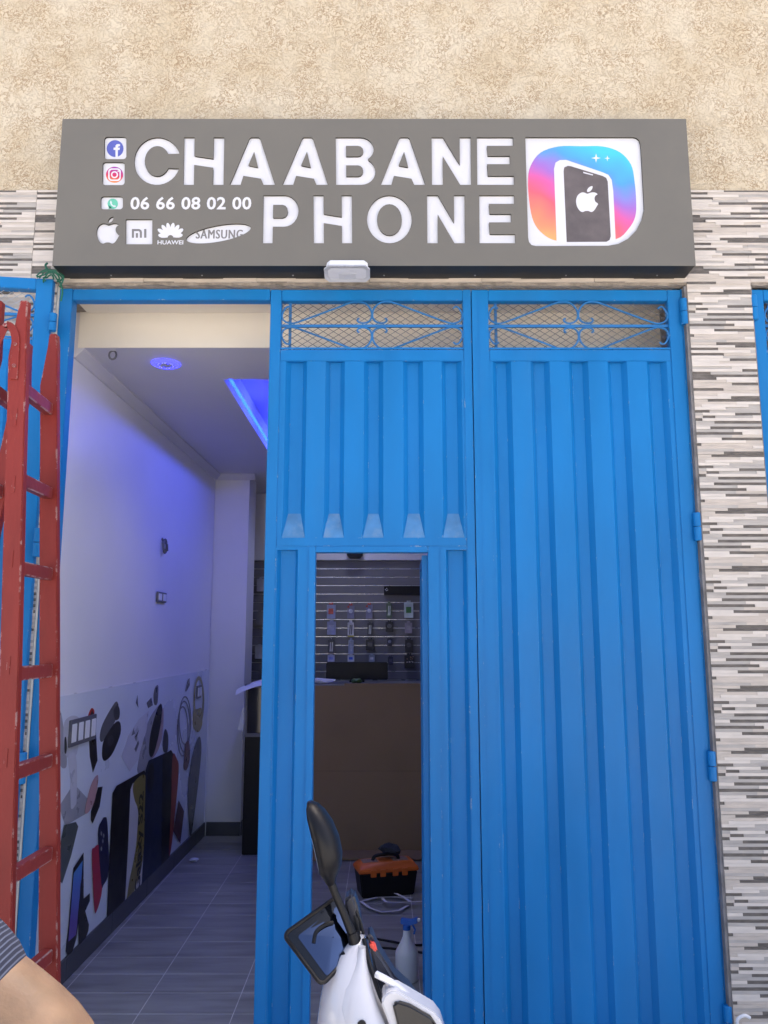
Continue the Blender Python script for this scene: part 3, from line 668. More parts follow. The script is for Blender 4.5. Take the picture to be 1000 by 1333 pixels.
a = onZ(252, 1122, 0); crumple('crumpled_paper', 'scrap of crumpled white paper on the floor by the left skirting', 'paper', (a.x, a.y, 0.0005), (0.035, 0.03, 0.014), M['paper'], 8)
# slat wall
SW = thing('slat_wall', 'grey slatted display wall with shiny metal grooves behind the counter', 'display wall')
zt = 2.317
for i in range(17):
    z1 = zt - i * 0.0815
    box('slat', M['slat'], SW, -1.48, 1.45, 4.315, 4.340, z1 - 0.0725, z1, 0.0015)
    box('metal_groove', M['alu'], SW, -1.48, 1.45, 4.318, 4.338, z1 - 0.0795, z1 - 0.0745)
box('back_board', M['slat'], SW, -1.48, 1.45, 4.3405, 4.358, 0.9, zt)
box('bulkhead', M['white_paint'], SW, -1.48, 1.45, 4.25, 4.3585, zt + 0.002, 2.975)
t = thing('ceiling_speaker', 'small black device hanging under the bulkhead above the slat wall', 'device')
a = onY(462, 720, 4.2)
MB().loft([[(a.x + sx * w2, 4.2 + sy * 0.04, z) for sx, sy in ((-1, -1), (1, -1), (1, 1), (-1, 1))] for z, w2 in ((2.33, 0.05), (2.36, 0.075), (2.46, 0.075))]).build('body', M['black'], t, 0.004)
box('mount', M['black'], t, a.x - 0.02, a.x + 0.02, 4.2, 4.249, 2.42, 2.44)
t = thing('wall_box', 'long slim black box with pale specks mounted on the slat wall', 'box')
a = onY(500, 763, 4.25)
box('body', M['black'], t, a.x, a.x + 0.62, 4.22, 4.314, a.z - 0.085, a.z, 0.003)
for i, (dx, dz) in enumerate(((0.01, -0.03), (0.022, -0.02), (0.03, -0.036), (0.018, -0.04))):
    box('speck', M['paper'], t, a.x + dx, a.x + dx + 0.008, 4.216, 4.2195, a.z + dz - 0.008, a.z + dz)
# goods hanging on the slat wall: x0, y0, x1, y1 measured in the photograph
def crop(x, y): return 390 + x / 5.263, 700 + y / 5.263
packs = [
 (188, 450, 245, 555, (0.22, 0.24, 0.34), (0.45, 0.06, 0.04), 'top', 'pale blue-grey pack with a red hang tab'),
 (190, 565, 248, 665, (0.20, 0.22, 0.33), (0.28, 0.3, 0.42), 'dot', 'plain blue-grey pack under the one with a red hang tab'),
 (195, 690, 240, 795, (0.05, 0.05, 0.06), (0.5, 0.5, 0.5), 'bars', 'black pack with white bars above the pale blue box'),
 (193, 800, 240, 850, (0.36, 0.38, 0.48), (0.2, 0.25, 0.5), 'dot', 'small white and pale blue box half behind the black screen'),
 (328, 455, 375, 555, (0.14, 0.14, 0.2), (0.42, 0.44, 0.5), 'disc', 'dark blister pack with pale disc beside the red-tabbed pack'),
 (330, 570, 372, 680, (0.42, 0.42, 0.44), (0.04, 0.04, 0.05), 'bars', 'white pack with black bars and a yellow foot'),
 (335, 690, 370, 795, (0.22, 0.26, 0.36), (0.4, 0.42, 0.46), 'bars', 'narrow pale blue pack with white flecks above a small white box'),
 (330, 800, 375, 850, (0.45, 0.47, 0.52), (0.05, 0.12, 0.5), 'dot', 'small white box with a blue dot'),
 (455, 450, 500, 555, (0.16, 0.16, 0.22), (0.42, 0.44, 0.5), 'disc', 'grey blister pack with pale disc above the striped black pack'),
 (465, 575, 500, 675, (0.06, 0.06, 0.06), (0.46, 0.48, 0.42), 'bars', 'black pack with pale stripes above a square black pack'),
 (455, 690, 512, 770, (0.015, 0.015, 0.017), (0.08, 0.08, 0.08), 'dot', 'square black pack in the middle column'),
 (475, 800, 515, 850, (0.22, 0.25, 0.29), (0.5, 0.5, 0.5), 'dot', 'small grey box with a white patch above the black screen'),
 (595, 440, 632, 548, (0.07, 0.11, 0.06), (0.5, 0.55, 0.46), 'bars', 'narrow pack with white slashes and a green top'),
 (590, 570, 642, 645, (0.02, 0.02, 0.02), (0.10, 0.10, 0.10), 'disc', 'black blister pack under the pack with white slashes'),
 (600, 685, 635, 740, (0.03, 0.03, 0.045), (0.2, 0.22, 0.26), 'disc', 'small dark pack with a watch shape'),
 (605, 810, 640, 870, (0.03, 0.03, 0.045), (0.06, 0.06, 0.09), 'dot', 'small dark pack hanging below the watch pack'),
 (717, 435, 780, 550, (0.34, 0.40, 0.36), (0.03, 0.14, 0.03), 'dot', 'wide white and green box with a green window'),
 (722, 575, 772, 655, (0.22, 0.20, 0.22), (0.30, 0.28, 0.29), 'dot', 'grey pack with a dull red foot under the green box'),
 (722, 690, 778, 785, (0.015, 0.015, 0.017), (0.06, 0.06, 0.06), 'disc', 'tall black pack in the column of the green box'),
 (718, 795, 785, 895, (0.018, 0.018, 0.018), (0.6, 0.55, 0.5), 'flecks', 'black pack covered in bright white and orange flecks'),
]
for i, (x0, y0, x1, y1, c1, c2, kind, lab) in enumerate(packs):
    c1 = tuple(min(0.8, v * 1.6) for v in c1); c2 = tuple(min(0.8, v * 1.5) for v in c2)
    yb = 4.30
    a = onY(*crop(x0, y0), yb - 0.03); b = onY(*crop(x1, y1), yb - 0.03)
    t = thing('accessory_pack', lab + ' on the slat wall', 'package', ((a.x + b.x) / 2, yb, b.z), 0, 'phone accessories hanging on the slat wall')
    hw = (b.x - a.x) / 2; h = a.z - b.z
    m1 = flat('pack%d' % i, c1, 0.35, 0.25); m2 = flat('mark%d' % i, c2, 0.35, 0.25)
    box('card', m1, t, -hw, hw, -0.042, -0.006, 0, h * 0.9, 0.002)
    box('hang_tab', flat('tab%d' % i, (0.5, 0.05, 0.03) if kind in ('top', 'disc') and i < 10 else c1), t, -hw * 0.45, hw * 0.45, -0.03, -0.026, h * 0.9, h * 1.04)
    MB().tube([(0, 0.014, h * 0.99), (0, -0.07, h * 0.99), (0, -0.078, h * 1.02)], 0.0025, 6).build('peg', M['steel'], t)
    if kind == 'bars':
        for q in (-0.45, 0.1):
            MB().add([(hw * q, -0.0425, h * .15), (hw * (q + .3), -0.0425, h * .15), (hw * (q + .45), -0.0425, h * .75), (hw * (q + .15), -0.0425, h * .75)], [(0, 1, 2, 3)]).build('print', m2, t)
        if i in (5,): box('yellow_foot', flat('yellow', (0.5, 0.45, 0.08)), t, -hw * 1.02, hw * 1.02, -0.044, -0.0425, 0, h * 0.1)
    elif kind == 'disc':
        MB().lathe([(hw * 0.6, 0), (hw * 0.6, -0.004), (0.001, -0.006)], (0, -0.042, h * 0.52), 16, 'y').build('product', m2, t)
        if i < 10: box('corner', flat('redc', (0.5, 0.07, 0.03)), t, -hw * 0.95, -hw * 0.4, -0.0432, -0.0422, h * 0.74, h * 0.88)
    elif kind == 'flecks':
        rnd = random.Random(4)
        for q in range(12):
            u = rnd.uniform(-.9, .8) * hw; v = rnd.uniform(.35, .86) * h; s = rnd.uniform(.006, .016)
            box('fleck', flat('fl%d' % (q % 2), ((0.65, 0.62, 0.58), (0.55, 0.32, 0.18))[q % 2]), t, u, u + s, -0.0435, -0.0421, v, v + s * .8)
    else:
        box('print', m2, t, -hw * 0.6, hw * 0.55, -0.0435, -0.0421, h * 0.3, h * 0.66)
for i in range(6):
    z = 2.02 - i * 0.16; x = -1.19 + (i % 2) * 0.085
    lb = ['pale', 'blue', 'grey', 'black', 'white', 'navy'][i]; cc = [(0.4, 0.4, 0.45), (0.06, 0.09, 0.4), (0.2, 0.2, 0.2), (0.02, 0.02, 0.02), (0.5, 0.5, 0.5), (0.02, 0.03, 0.1)][i]
    t = thing('accessory_pack', lb + ' accessory pack on the slat wall beside the white pillar', 'package', (x, 4.30, z), 0, 'phone accessories hanging on the slat wall')
    box('card', flat('pk%d' % i, cc, 0.35, 0.2), t, -0.035, 0.035, -0.04, -0.006, 0, 0.12, 0.002)
    MB().tube([(0, 0.014, 0.13), (0, -0.06, 0.13)], 0.0025, 6).build('peg', M['steel'], t)
    box('hang_tab', flat('pk%d' % i, cc), t, -0.014, 0.014, -0.03, -0.026, 0.12, 0.138)

# ---- things on the shop floor
def toolbox():
    c = (onZ(460, 1168, 0) + onZ(540, 1168, 0)) / 2
    t = thing('toolbox', 'black toolbox with an orange lid standing on the dark floor', 'toolbox', (c.x + 0.01, c.y + 0.08, 0.0005), R(14))
    def ring(w2, d, z): return [(sx * w2, sy * d, z) for sx, sy in ((-1, -1), (1, -1), (1, 1), (-1, 1))]
    MB().loft([ring(0.165, 0.075, 0), ring(0.185, 0.088, 0.145)]).build('body', M['black'], t, 0.006)
    lid = MB().loft([ring(0.192, 0.095, 0.146), ring(0.192, 0.095, 0.165), ring(0.165, 0.06, 0.196), ring(0.16, 0.055, 0.198)]).build('lid', M['orange'], t, 0.005)
    for x in (-0.105, 0.09): box('lid_window', flat('lid_window', (0.33, 0.22, 0.18), 0.25), lid, x - 0.05, x + 0.05, -0.04, 0.04, 0.1975, 0.2)
    for x in (-0.1, -0.04, 0.04, 0.1): box('latch', M['orange'], t, x - 0.018, x + 0.018, -0.102, -0.09, 0.125, 0.168, 0.003)
    hd = MB(); hd.tube(catmull([(-0.085, 0, 0.192), (-0.07, 0, 0.222), (0, 0, 0.232), (0.07, 0, 0.222), (0.085, 0, 0.192)], 5), 0.011, 8); hd.build('handle', M['black'], t, smooth=True)
    return t, c
t, c = toolbox()
o = crumple('work_gloves', 'black cloth gloves lying over the handle of the toolbox', 'gloves', (c.x + 0.035, c.y + 0.12, 0.208), (0.07, 0.055, 0.045), M['trousers'], 12)
# paper strips on the floor
t = thing('paper_strip', 'tangle of white paper strips on the floor in front of the toolbox', 'paper')
def ribbon(px, name, wd=0.012, z=0.004):
    P = [onZ(p[0], p[1], z) for p in px]; rings = []
    for i, p in enumerate(P):
        a = P[max(0, i - 1)]; b = P[min(len(P) - 1, i + 1)]; d = (b - a).normalized(); q = Vector((-d.y, d.x, 0)) * wd
        zz = z + 0.006 * (i % 2)
        rings.append([p + q + Vector((0, 0, zz)), p - q + Vector((0, 0, zz + 0.004)), p - q + Vector((0, 0, zz + 0.005)), p + q + Vector((0, 0, zz + 0.001))])
    MB().loft(rings).build(name, M['paper'], t)
ribbon([(470, 1175), (480, 1184), (497, 1189), (520, 1188), (531, 1180)], 'strip')
ribbon([(470, 1175), (490, 1171), (512, 1169), (537, 1172)], 'strip')
ribbon([(498, 1173), (503, 1179), (520, 1178), (552, 1178)], 'strip', z=0.012)
ribbon([(515, 1168), (525, 1174), (534, 1179)], 'strip', z=0.02)
# black cables
def cable(px, label, r=0.006):
    P = catmull([onZ(p[0], p[1], r) for p in px], 6)
    tag(MB().tube(P, r, 6).build('power_cable', M['black'], None, smooth=True), label, 'cable')
cable([(468, 1219), (488, 1222), (512, 1226), (535, 1230), (562, 1229), (600, 1222)], 'black power cable on the floor, nearer the toolbox')
cable([(470, 1234), (500, 1234), (530, 1237), (560, 1241), (600, 1238)], 'black power cable on the floor, nearer the spray bottle')
# spray bottle
c = onZ(530, 1278, 0)
t = thing('spray_bottle', 'milky white spray bottle with a blue trigger head on the shop floor', 'spray bottle', (c.x, c.y + 0.02, 0.0005), R(-20))
MB().lathe([(0.001, 0), (0.050, 0.0), (0.054, 0.006), (0.054, 0.115), (0.051, 0.13), (0.03, 0.165), (0.019, 0.19), (0.016, 0.225), (0.001, 0.225)], n=24).build('body', M['bottle'], t, smooth=True)
MB().lathe([(0.018, 0.22), (0.019, 0.224), (0.019, 0.24), (0.012, 0.244)], n=16).build('collar', M['blue_plastic'], t, smooth=True)
MB().loft([[(x, sy * 0.013, z + dz) for sy, dz in ((-1, 0), (1, 0), (0.8, 0.026), (-0.8, 0.026))] for x, z in ((-0.028, 0.244), (0.02, 0.243), (0.055, 0.256))]).build('trigger_head', M['blue_plastic'], t, 0.003)
MB().tube([(0.03, 0, 0.245), (0.042, 0, 0.225), (0.036, 0, 0.205)], 0.005, 6).build('trigger', M['blue_plastic'], t)
MB().lathe([(0.008, 0.055), (0.008, 0.068), (0.001, 0.068)], (0, 0, 0.270), 10, 'x').build('nozzle', M['bottle'], t)

# ================================================================ GATES
def profile_sheet(x0, x1, chans, rows, yl=0.004, yd=0.030, fl=0.020, th=0.003):
    """pressed steel sheet; chans: (a, b) channel mouths; rows: (z, depth factor, widening)"""
    mb = MB(); rings = []
    xs = [(x0, None)]
    for a, b in chans: xs += [(a, ('o', a)), (a, ('i', a)), (b, ('I', b)), (b, ('O', b))]
    xs.append((x1, None))
    grid = []
    for z, f, wd in rows:
        row = []
        for x, tg in xs:
            if tg is None: row.append((x, yl, z)); continue
            k_ = tg[0]
            if k_ == 'o': row.append((x - wd, yl, z))
            elif k_ == 'O': row.append((x + wd, yl, z))
            elif k_ == 'i': row.append((x - wd + fl * (0.25 + 0.75 * f), yl + (yd - yl) * f, z))
            else: row.append((x + wd - fl * (0.25 + 0.75 * f), yl + (yd - yl) * f, z))
        grid.append(row)
    n = len(xs)
    vs = [p for r in grid for p in r]; m = len(vs); vs += [(p[0], p[1] + th, p[2]) for p in vs[:m]]
    fs = []
    for j in range(len(rows) - 1):
        for i in range(n - 1):
            a = j * n + i; fs.append((a, a + 1, a + n + 1, a + n)); fs.append((m + a, m + a + n, m + a + n + 1, m + a + 1))
        for i in (0, n - 1):
            a = j * n + i; fs.append((a, a + n, m + a + n, m + a))
    for i in range(n - 1):
        for j in (0, len(rows) - 1):
            a = j * n + i; fs.append((a, a + 1, m + a + 1, m + a))
    return mb.add(vs, fs)
SCROLL = [(122, 130), (114, 122), (102, 124), (90, 140), (84, 160), (92, 180), (115, 191), (142, 189), (200, 168), (300, 130), (365, 105), (400, 100), (430, 110), (449, 133), (454, 158), (447, 178), (430, 189), (408, 190), (395, 181), (397, 172), (403, 172)]
def window(L, x0, x1, z0, z1, mesh_r=0.0015, mesh_mat='wire'):
    cx = (x0 + x1) / 2; cz = (z0 + z1) / 2
    for mxr in (1, -1):
        for mz in (1, -1):
            P = [(cx + mxr * (cx - x0) * (p[0] - 455) / (455 - 82), 0.006, cz + mz * (z1 - cz) * (200 - p[1]) / 100.0 * 0.97) for p in SCROLL]
            MB().tube(catmull(P, 3), 0.0042, 6).build('scroll', M['blue_worn'], L, smooth=True)
    box('centre_bar', M['blue_worn'], L, x0, x1, 0.010, 0.020, cz - 0.006, cz + 0.006)
    mb = MB(); pw, ph = 0.046, 0.030; sl = ph / pw; W = x1 - x0; H = z1 - z0
    k0 = -int(H / ph) - 2
    for sgn in (1, -1):
        b = -W * sl
        c_ = -W * sl - 0.01
        while c_ < H + W * sl:
            # line v = c + sgn*sl*u clipped to the window
            pts = []
            for i in range(0, 41):
                u = W * i / 40; v = c_ + sgn * sl * u
                if 0 <= v <= H: pts.append((u, v))
            if len(pts) > 1:
                mb.tube([(x0 + pts[0][0], 0.028, z0 + pts[0][1]), (x0 + pts[-1][0], 0.028 + 0.0015 * sgn, z0 + pts[-1][1])], mesh_r, 4)
            c_ += ph
    o = mb.build('wire_mesh', M[mesh_mat], L); o['kind'] = 'stuff'
    box('mesh_bar', M['blue_worn'], L, x0 + 0.03, x0 + 0.042, 0.031, 0.040, z0, z1)
def hinge(L, x, z0, z1):
    zm = (z0 + z1) / 2
    h = MB().lathe([(0.014, z0), (0.0165, z0 + 0.003), (0.0165, zm - 0.002), (0.014, zm - 0.001)], (x, -0.014, 0), 14).build('hinge', M['blue'], L, smooth=True)
    MB().lathe([(0.014, zm + 0.001), (0.0165, zm + 0.002), (0.0165, z1 - 0.003), (0.014, z1)], (x, -0.014, 0), 14).build('knuckle', M['blue'], h, smooth=True)
def frame_leaf(name, label, loc, w, sl, sr, chans, rz=0.0, wicket=False, hinges=(), hx=None, mesh_mat='wire', top=3.125, bar=True):
    L = thing(name, label, 'gate', loc, rz, 'blue sheet-metal gate leaves')
    zb = 0.03
    box('stile', M['blue'], L, 0, sl, 0, 0.045, zb, top, 0.0025)
    box('stile', M['blue'], L, w - sr, w, 0, 0.045, zb, top, 0.0025)
    box('rail', M['blue'], L, sl + 0.0005, w - sr - 0.0005, 0.0006, 0.044, 3.074, top, 0.0025)
    box('rail', M['blue'], L, sl + 0.0005, w - sr - 0.0005, 0.0006, 0.044, 2.792, 2.845, 0.0025)
    box('rail', M['blue'], L, sl + 0.0005, w - sr - 0.0005, 0.0006, 0.044, zb, zb + 0.05, 0.0025)
    window(L, sl, w - sr, 2.845, 3.074, mesh_mat=mesh_mat)
    box('glazing_bead', M['blue'], L, sl + 0.0005, w - sr - 0.0005, -0.003, 0.0004, 2.8455, 2.8535)
    if wicket:
        c0, c1, chl, chr_ = wicket
        profile_sheet(sl - 0.004, w - sr + 0.004, chans, [(2.009, 0.0, 0.006), (2.118, 1.0, 0.0), (2.80, 1.0, 0.0)]).build('corrugated_sheet', M['blue'], L)
        for a, b in chans:  # sloping channel ends, coloured lighter for dust and painted-in sky light
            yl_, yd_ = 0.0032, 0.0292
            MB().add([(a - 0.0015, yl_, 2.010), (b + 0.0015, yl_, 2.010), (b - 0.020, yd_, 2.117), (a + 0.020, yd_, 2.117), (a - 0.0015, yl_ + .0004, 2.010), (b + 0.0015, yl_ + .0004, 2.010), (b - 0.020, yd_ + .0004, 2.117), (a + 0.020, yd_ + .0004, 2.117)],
                [(0, 1, 2, 3), (7, 6, 5, 4), (0, 4, 5, 1), (1, 5, 6, 2), (2, 6, 7, 3), (3, 7, 4, 0)]).build('dusty_skylit_end', M['dust_skylit_blue'], L)
        box('transom', M['blue'], L, sl + 0.0005, w - sr - 0.0005, 0.001, 0.044, 1.9735, 2.010, 0.002)
        profile_sheet(sl - 0.004, c0 - 0.029, [chl], [(0.04, 1, 0), (1.957, 1.0, 0.0), (1.958, 0, 0), (1.975, 0, 0)], fl=0.013).build('corrugated_sheet', M['blue'], L)
        profile_sheet(c1 + 0.047, w - sr + 0.004, [chr_], [(0.04, 1, 0), (1.957, 1.0, 0.0), (1.958, 0, 0), (1.975, 0, 0)], fl=0.013).build('corrugated_sheet', M['blue'], L)
        box('wicket_jamb', M['blue'], L, c0 - 0.030, c0, -0.003, 0.048, zb, 1.973, 0.002)
        box('wicket_jamb', M['blue'], L, c1, c1 + 0.048, -0.003, 0.048, zb, 1.973, 0.002)
        box('wicket_head', M['blue'], L, c0 + 0.0005, c1 - 0.0005, -0.0025, 0.047, 1.947, 1.9732, 0.002)
        D = empty('wicket_door'); D.parent = L; D.location = (c1 + 0.004, 0.05, 0); D.rotation_euler = (0, 0, R(90 - 1.5))
        box('panel', M['blue'], D, 0.03, 0.43, 0.006, 0.009, 0.06, 1.93)
        for xx in (0.0, 0.43): box('door_stile', M['blue'], D, xx, xx + 0.035, 0.0, 0.028, 0.045, 1.94, 0.002)
        for zz in (0.045, 1.905): box('door_rail', M['blue'], D, 0.0355, 0.4295, 0.001, 0.027, zz, zz + 0.035, 0.002)
        box('lock', M['steel'], D, 0.06, 0.13, 0.0095, 0.025, 0.98, 1.09, 0.002)
        D.scale = (1, 1, 1)
    else:
        profile_sheet(sl - 0.004, w - sr + 0.004, chans, [(0.04, 1.0, 0.0), (2.80, 1.0, 0.0)]).build('corrugated_sheet', M['blue'], L)
    for z0, z1 in hinges: hinge(L, hx, z0, z1)
    return L
GF = thing('gate_surround', 'blue steel frame lining the opening around the gates', 'frame')
box('jamb', M['blue'], GF, -1.444, -1.388, -0.004, 0.055, -0.06, 3.128, 0.002)
box('jamb', M['blue'], GF, 1.3245, 1.3295, 0.004, 0.055, -0.06, 3.128)
box('head', M['blue'], GF, -1.3875, -0.508, 0.001, 0.05, 3.077, 3.128, 0.002)
box('head', M['blue'], GF, -0.5075, 1.324, 0.047, 0.06, 3.09, 3.128)
mx = -0.505
L1 = frame_leaf('gate_leaf', 'blue gate leaf with a scrolled top grille and an open wicket doorway', (mx, 0, 0), 0.8925, 0.049, 0.037,
    [(a - mx, b - mx) for a, b in ((-.432, -.338), (-.257, -.172), (-.088, -.003), (.084, .172), (.253, .341))],
    wicket=(-0.289 - mx, 0.186 - mx, (-.452 - mx, -.364 - mx), (.262 - mx, .349 - mx)))
rx = 0.3905
L2 = frame_leaf('gate_leaf', 'closed blue gate leaf with full-height ribs beside the tiled pier', (rx, 0.0015, 0), 0.933, 0.074, 0.060,
    [(a - rx, b - rx) for a, b in ((.478, .560), (.645, .729), (.814, .899), (.984, 1.070), (1.157, 1.245))], hinges=((2.955, 3.075), (1.995, 2.115), (1.02, 1.137), (0.07, 0.188)), hx=0.937)
box('meeting_bar', M['blue'], L2, -0.0, 0.022, -0.006, -0.0005, 0.03, 3.12)
L3 = frame_leaf('gate_leaf', 'blue gate leaf swung open flat against the tiles behind the red ladder', (-1.452 - 0.93 * math.cos(R(7.5)), -0.062 - 0.93 * math.sin(R(7.5)), 0.02), 0.93, 0.06, 0.07,
    [(.085, .17), (.255, .34), (.42, .505), (.59, .675), (.765, .845)], rz=R(7.5), hinges=((2.88, 2.96), (1.9, 2.02), (1.0, 1.12)), hx=0.945, mesh_mat='steel')
L4 = frame_leaf('gate_leaf', 'closed blue gate leaf of the neighbouring doorway on the far side of the tiled pier', (1.6305, 0.0, 0), 0.93, 0.060, 0.060,
    [(.08, .165), (.25, .335), (.42, .505), (.59, .675), (.765, .85)], hinges=((2.975, 3.09), (1.995, 2.12), (1.0, 1.12)), hx=0.006)
# green string knotted on the open leaf
t = thing('green_string', 'tangle of green string knotted on the top corner of the open leaf', 'string')
c = onY(66, 356, -0.07)
rnd = random.Random(2)
for i in range(5):
    r0 = 0.022 + 0.010 * i
    P = [(c.x + 0.005 + r0 * 0.95 * math.cos(a) + rnd.uniform(-.006, .006), -0.075 - rnd.uniform(0, .02), c.z - 0.035 + r0 * 0.8 * math.sin(a) + rnd.uniform(-.006, .006)) for a in [R(200 - q * 26 - i * 9) for q in range(9)]]
    MB().tube(catmull(P, 3), 0.0035, 5).build('strand', M['green'], t, smooth=True)
MB().tube(catmull([(c.x + 0.0, -0.08, c.z + 0.0), (c.x - 0.02, -0.082, c.z + 0.03), (c.x - 0.012, -0.08, c.z + 0.045)], 4), 0.005, 5).build('loose_end', M['green'], t, smooth=True)
MB().tube(catmull([(c.x + 0.04, -0.08, c.z - 0.03), (c.x + 0.06, -0.078, c.z - 0.08), (c.x + 0.055, -0.075, c.z - 0.13)], 4), 0.004, 5).build('loose_end', M['green'], t, smooth=True)

# ================================================================ SIGN
SY = -0.15
SG = thing('shop_sign', 'grey box sign with white cut-out lettering and colourful phone emblem', 'sign')
SX0, SX1, SZ0, SZ1 = -1.421, 1.335, 3.164, 3.855
def sp(px, py): p = onY(px, py, SY); return (p.x, p.z)
smap = lambda u, v, d: (u, SY + d, v)
GL = {}
GL['H'] = ([(0, 0), (.265, 0), (.265, .42), (.735, .36), (.735, 0), (1, 0), (1, 1), (.735, 1), (.735, .55), (.265, .61), (.265, 1), (0, 1)], [])
GL['A'] = ([(0, 0), (.24, 0), (.30, .19), (.69, .13), (.75, 0), (1, 0), (.655, .97), (.62, 1), (.45, 1), (.415, .97)], [[(.53, .70), (.405, .41), (.62, .37)]])
GL['N'] = ([(0, 0), (.28, 0), (.28, .60), (.72, 0), (1, 0), (1, 1), (.715, 1), (.715, .42), (.29, 1), (0, 1)], [])
GL['E'] = ([(0, 0), (1, 0), (1, .19), (.29, .19), (.27, .40), (.27, .435), (.89, .435), (.89, .61), (.29, .61), (.27, .78), (.27, .82), (.98, .82), (.98, 1), (0, 1)], [])
GL['B'] = ([(0, 0)] + arc(.64, .28, .36, .28, -90, 62, 10) + arc(.62, .75, .34, .25, -55, 90, 10) + [(0, 1)],
           [[(.26, .82)] + arc(.56, .71, .14, .11, 90, -90, 6) + [(.26, .60)], [(.26, .41)] + arc(.56, .295, .13, .115, 90, -90, 6) + [(.26, .18)]])
GL['P'] = ([(0, 0), (.28, 0), (.28, .345)] + arc(.60, .672, .40, .328, -90, 90, 12) + [(0, 1)], [[(.28, .80)] + arc(.55, .665, .15, .135, 90, -90, 6) + [(.28, .53)]])
GL['C'] = (arc(.53, .5, .53, .5, 18, 342, 30) + arc(.53, .5, .285, .315, -28, -332, 24), [])
GL['O'] = (arc(.5, .5, .5, .5, 0, 350, 35), [arc(.502, .49, .275, .325, 0, 345, 23)])
for k_ in GL: GL[k_] = (GL[k_][0], GL[k_][1])
rowA = [('C', 175, 232), ('H', 239.5, 292), ('A', 300, 359), ('A', 368.5, 428), ('B', 437, 488.5), ('A', 495, 553.5), ('N', 562, 613), ('E', 621, 669)]
rowB = [('P', 343, 389), ('H', 408, 458), ('O', 477.5, 536), ('N', 556, 605), ('E', 624, 670.5)]
holes = []; islands = []; inserts = []
for row, yt, yb in ((rowA, 178.5, 240.5), (rowB, 254, 316.5)):
    for ch, xa, xb in row:
        f = lambda q: sp(xa + q[0] * (xb - xa) - (yb - yt) * 0.0 + (1 - q[1]) * -1.0 * (1 if xa < 400 else -0.5), yb + q[1] * (yt - yb))
        o_ = [f(q) for q in GL[ch][0]]; hs = [[f(q) for q in h] for h in GL[ch][1]]
        holes.append(o_); islands += hs; inserts.append(('letter', [o_] + hs))
def pxloop(pts): return [sp(*p) for p in pts]
def rr_px(x0, x1, y0, y1, r): return pxloop([(p[0], -p[1]) for p in rrect(x0, x1, -y1, -y0, r)])
fbq = rr_px(135.8, 164.5, 177.8, 207, 4); igq = rr_px(133.4, 162.3, 210.8, 240.8, 4); waq = rr_px(131, 160, 255.4, 272.3, 4); miq = rr_px(163.5, 198.3, 285.2, 317.8, 1.2)
APPLE = [(.50, .705), (.36, .755), (.22, .74), (.08, .63), (.02, .44), (.06, .22), (.18, .05), (.30, .0), (.42, .04), (.56, .04), (.68, .0), (.80, .07), (.92, .24), (.96, .32), (.85, .40), (.81, .52), (.85, .63), (.94, .69), (.82, .755), (.66, .75)]
LEAF = [(.50, .78), (.51, .88), (.60, .97), (.72, 1.0), (.71, .90), (.62, .80)]
def apple_loops(x0, x1, y0, y1):
    m_ = lambda q: (x0 + q[0] * (x1 - x0), y1 + q[1] * (y0 - y1))
    return [pxloop([m_(q) for q in catmull([(p[0], p[1], 0) for p in L_], 3, True)]) for L_ in (APPLE, LEAF)]
ap = apple_loops(124.8, 156.5, 282, 317)
th = R(10.5)
el = pxloop([(284.4 + 42.8 * math.cos(a) * math.cos(th) + 10.6 * math.sin(a) * math.sin(th), 303.8 - 42.8 * math.cos(a) * math.sin(th) + 10.6 * math.sin(a) * math.cos(th)) for a in [i * 2 * math.pi / 40 for i in range(40)]])
lx = lambda x, y: (680 + x / 6.25, 170 + y / 6.25)
lg = pxloop([lx(*p) for p in ([(25, 52), (905, 52)] + [(930, 58), (952, 76), (962, 105), (968, 160), (990, 560), (994, 640)] + [(975, 720), (930, 810), (860, 880), (780, 922), (700, 936)] + [(110, 938), (75, 930), (55, 905), (48, 870)])])
for n_, q in (('icon_tile', fbq), ('icon_tile', igq), ('icon_tile', waq), ('icon_tile', miq), ('emblem_apple', ap[0]), ('emblem_leaf', ap[1]), ('emblem_ellipse', el), ('emblem_panel', lg)):
    holes.append(q); inserts.append((n_, [q]))
rect = [(SX0, SZ0), (SX1, SZ0), (SX1, SZ1), (SX0, SZ1)]
mb = MB(); mb.prism([rect] + holes, smap, 0.0, 0.003)
for q in islands: mb.prism([q], smap, 0.0, 0.003)
mb.build('face_panel', M['sign_grey'], SG)
box('backing', M['sign_black'], SG, SX0 + 0.004, SX1 - 0.004, SY + 0.0155, SY + 0.018, SZ0 + 0.004, SZ1 - 0.004)
for n_, lp in inserts:
    MB().prism(lp, smap, 0.0095, 0.0153).build(n_, M['acrylic'], SG)
mb = MB(); mb.box(SX0, SX0 + 0.003, SY + 0.0032, -0.0305, SZ0, SZ1); mb.build('side_return', M['sign_grey'], SG)
mb = MB(); mb.box(SX1 - 0.003, SX1, SY + 0.0032, -0.0305, SZ0, SZ1); mb.build('side_return', M['sign_grey'], SG)
box('top_return', M['sign_grey'], SG, SX0 + 0.0032, SX1 - 0.0032, SY + 0.0032, -0.0305, SZ1 - 0.003, SZ1)
box('bottom_return', M['sign_black'], SG, SX0 + 0.0032, SX1 - 0.0032, SY + 0.0032, -0.0305, SZ0, SZ0 + 0.003)
for i in range(7):
    x = -1.2 + i * 0.4
    MB().lathe([(0.004, 0), (0.004, -0.002), (0.001, -0.003)], (x, -0.06, SZ0), 8).build('rivet', M['steel'], SG)
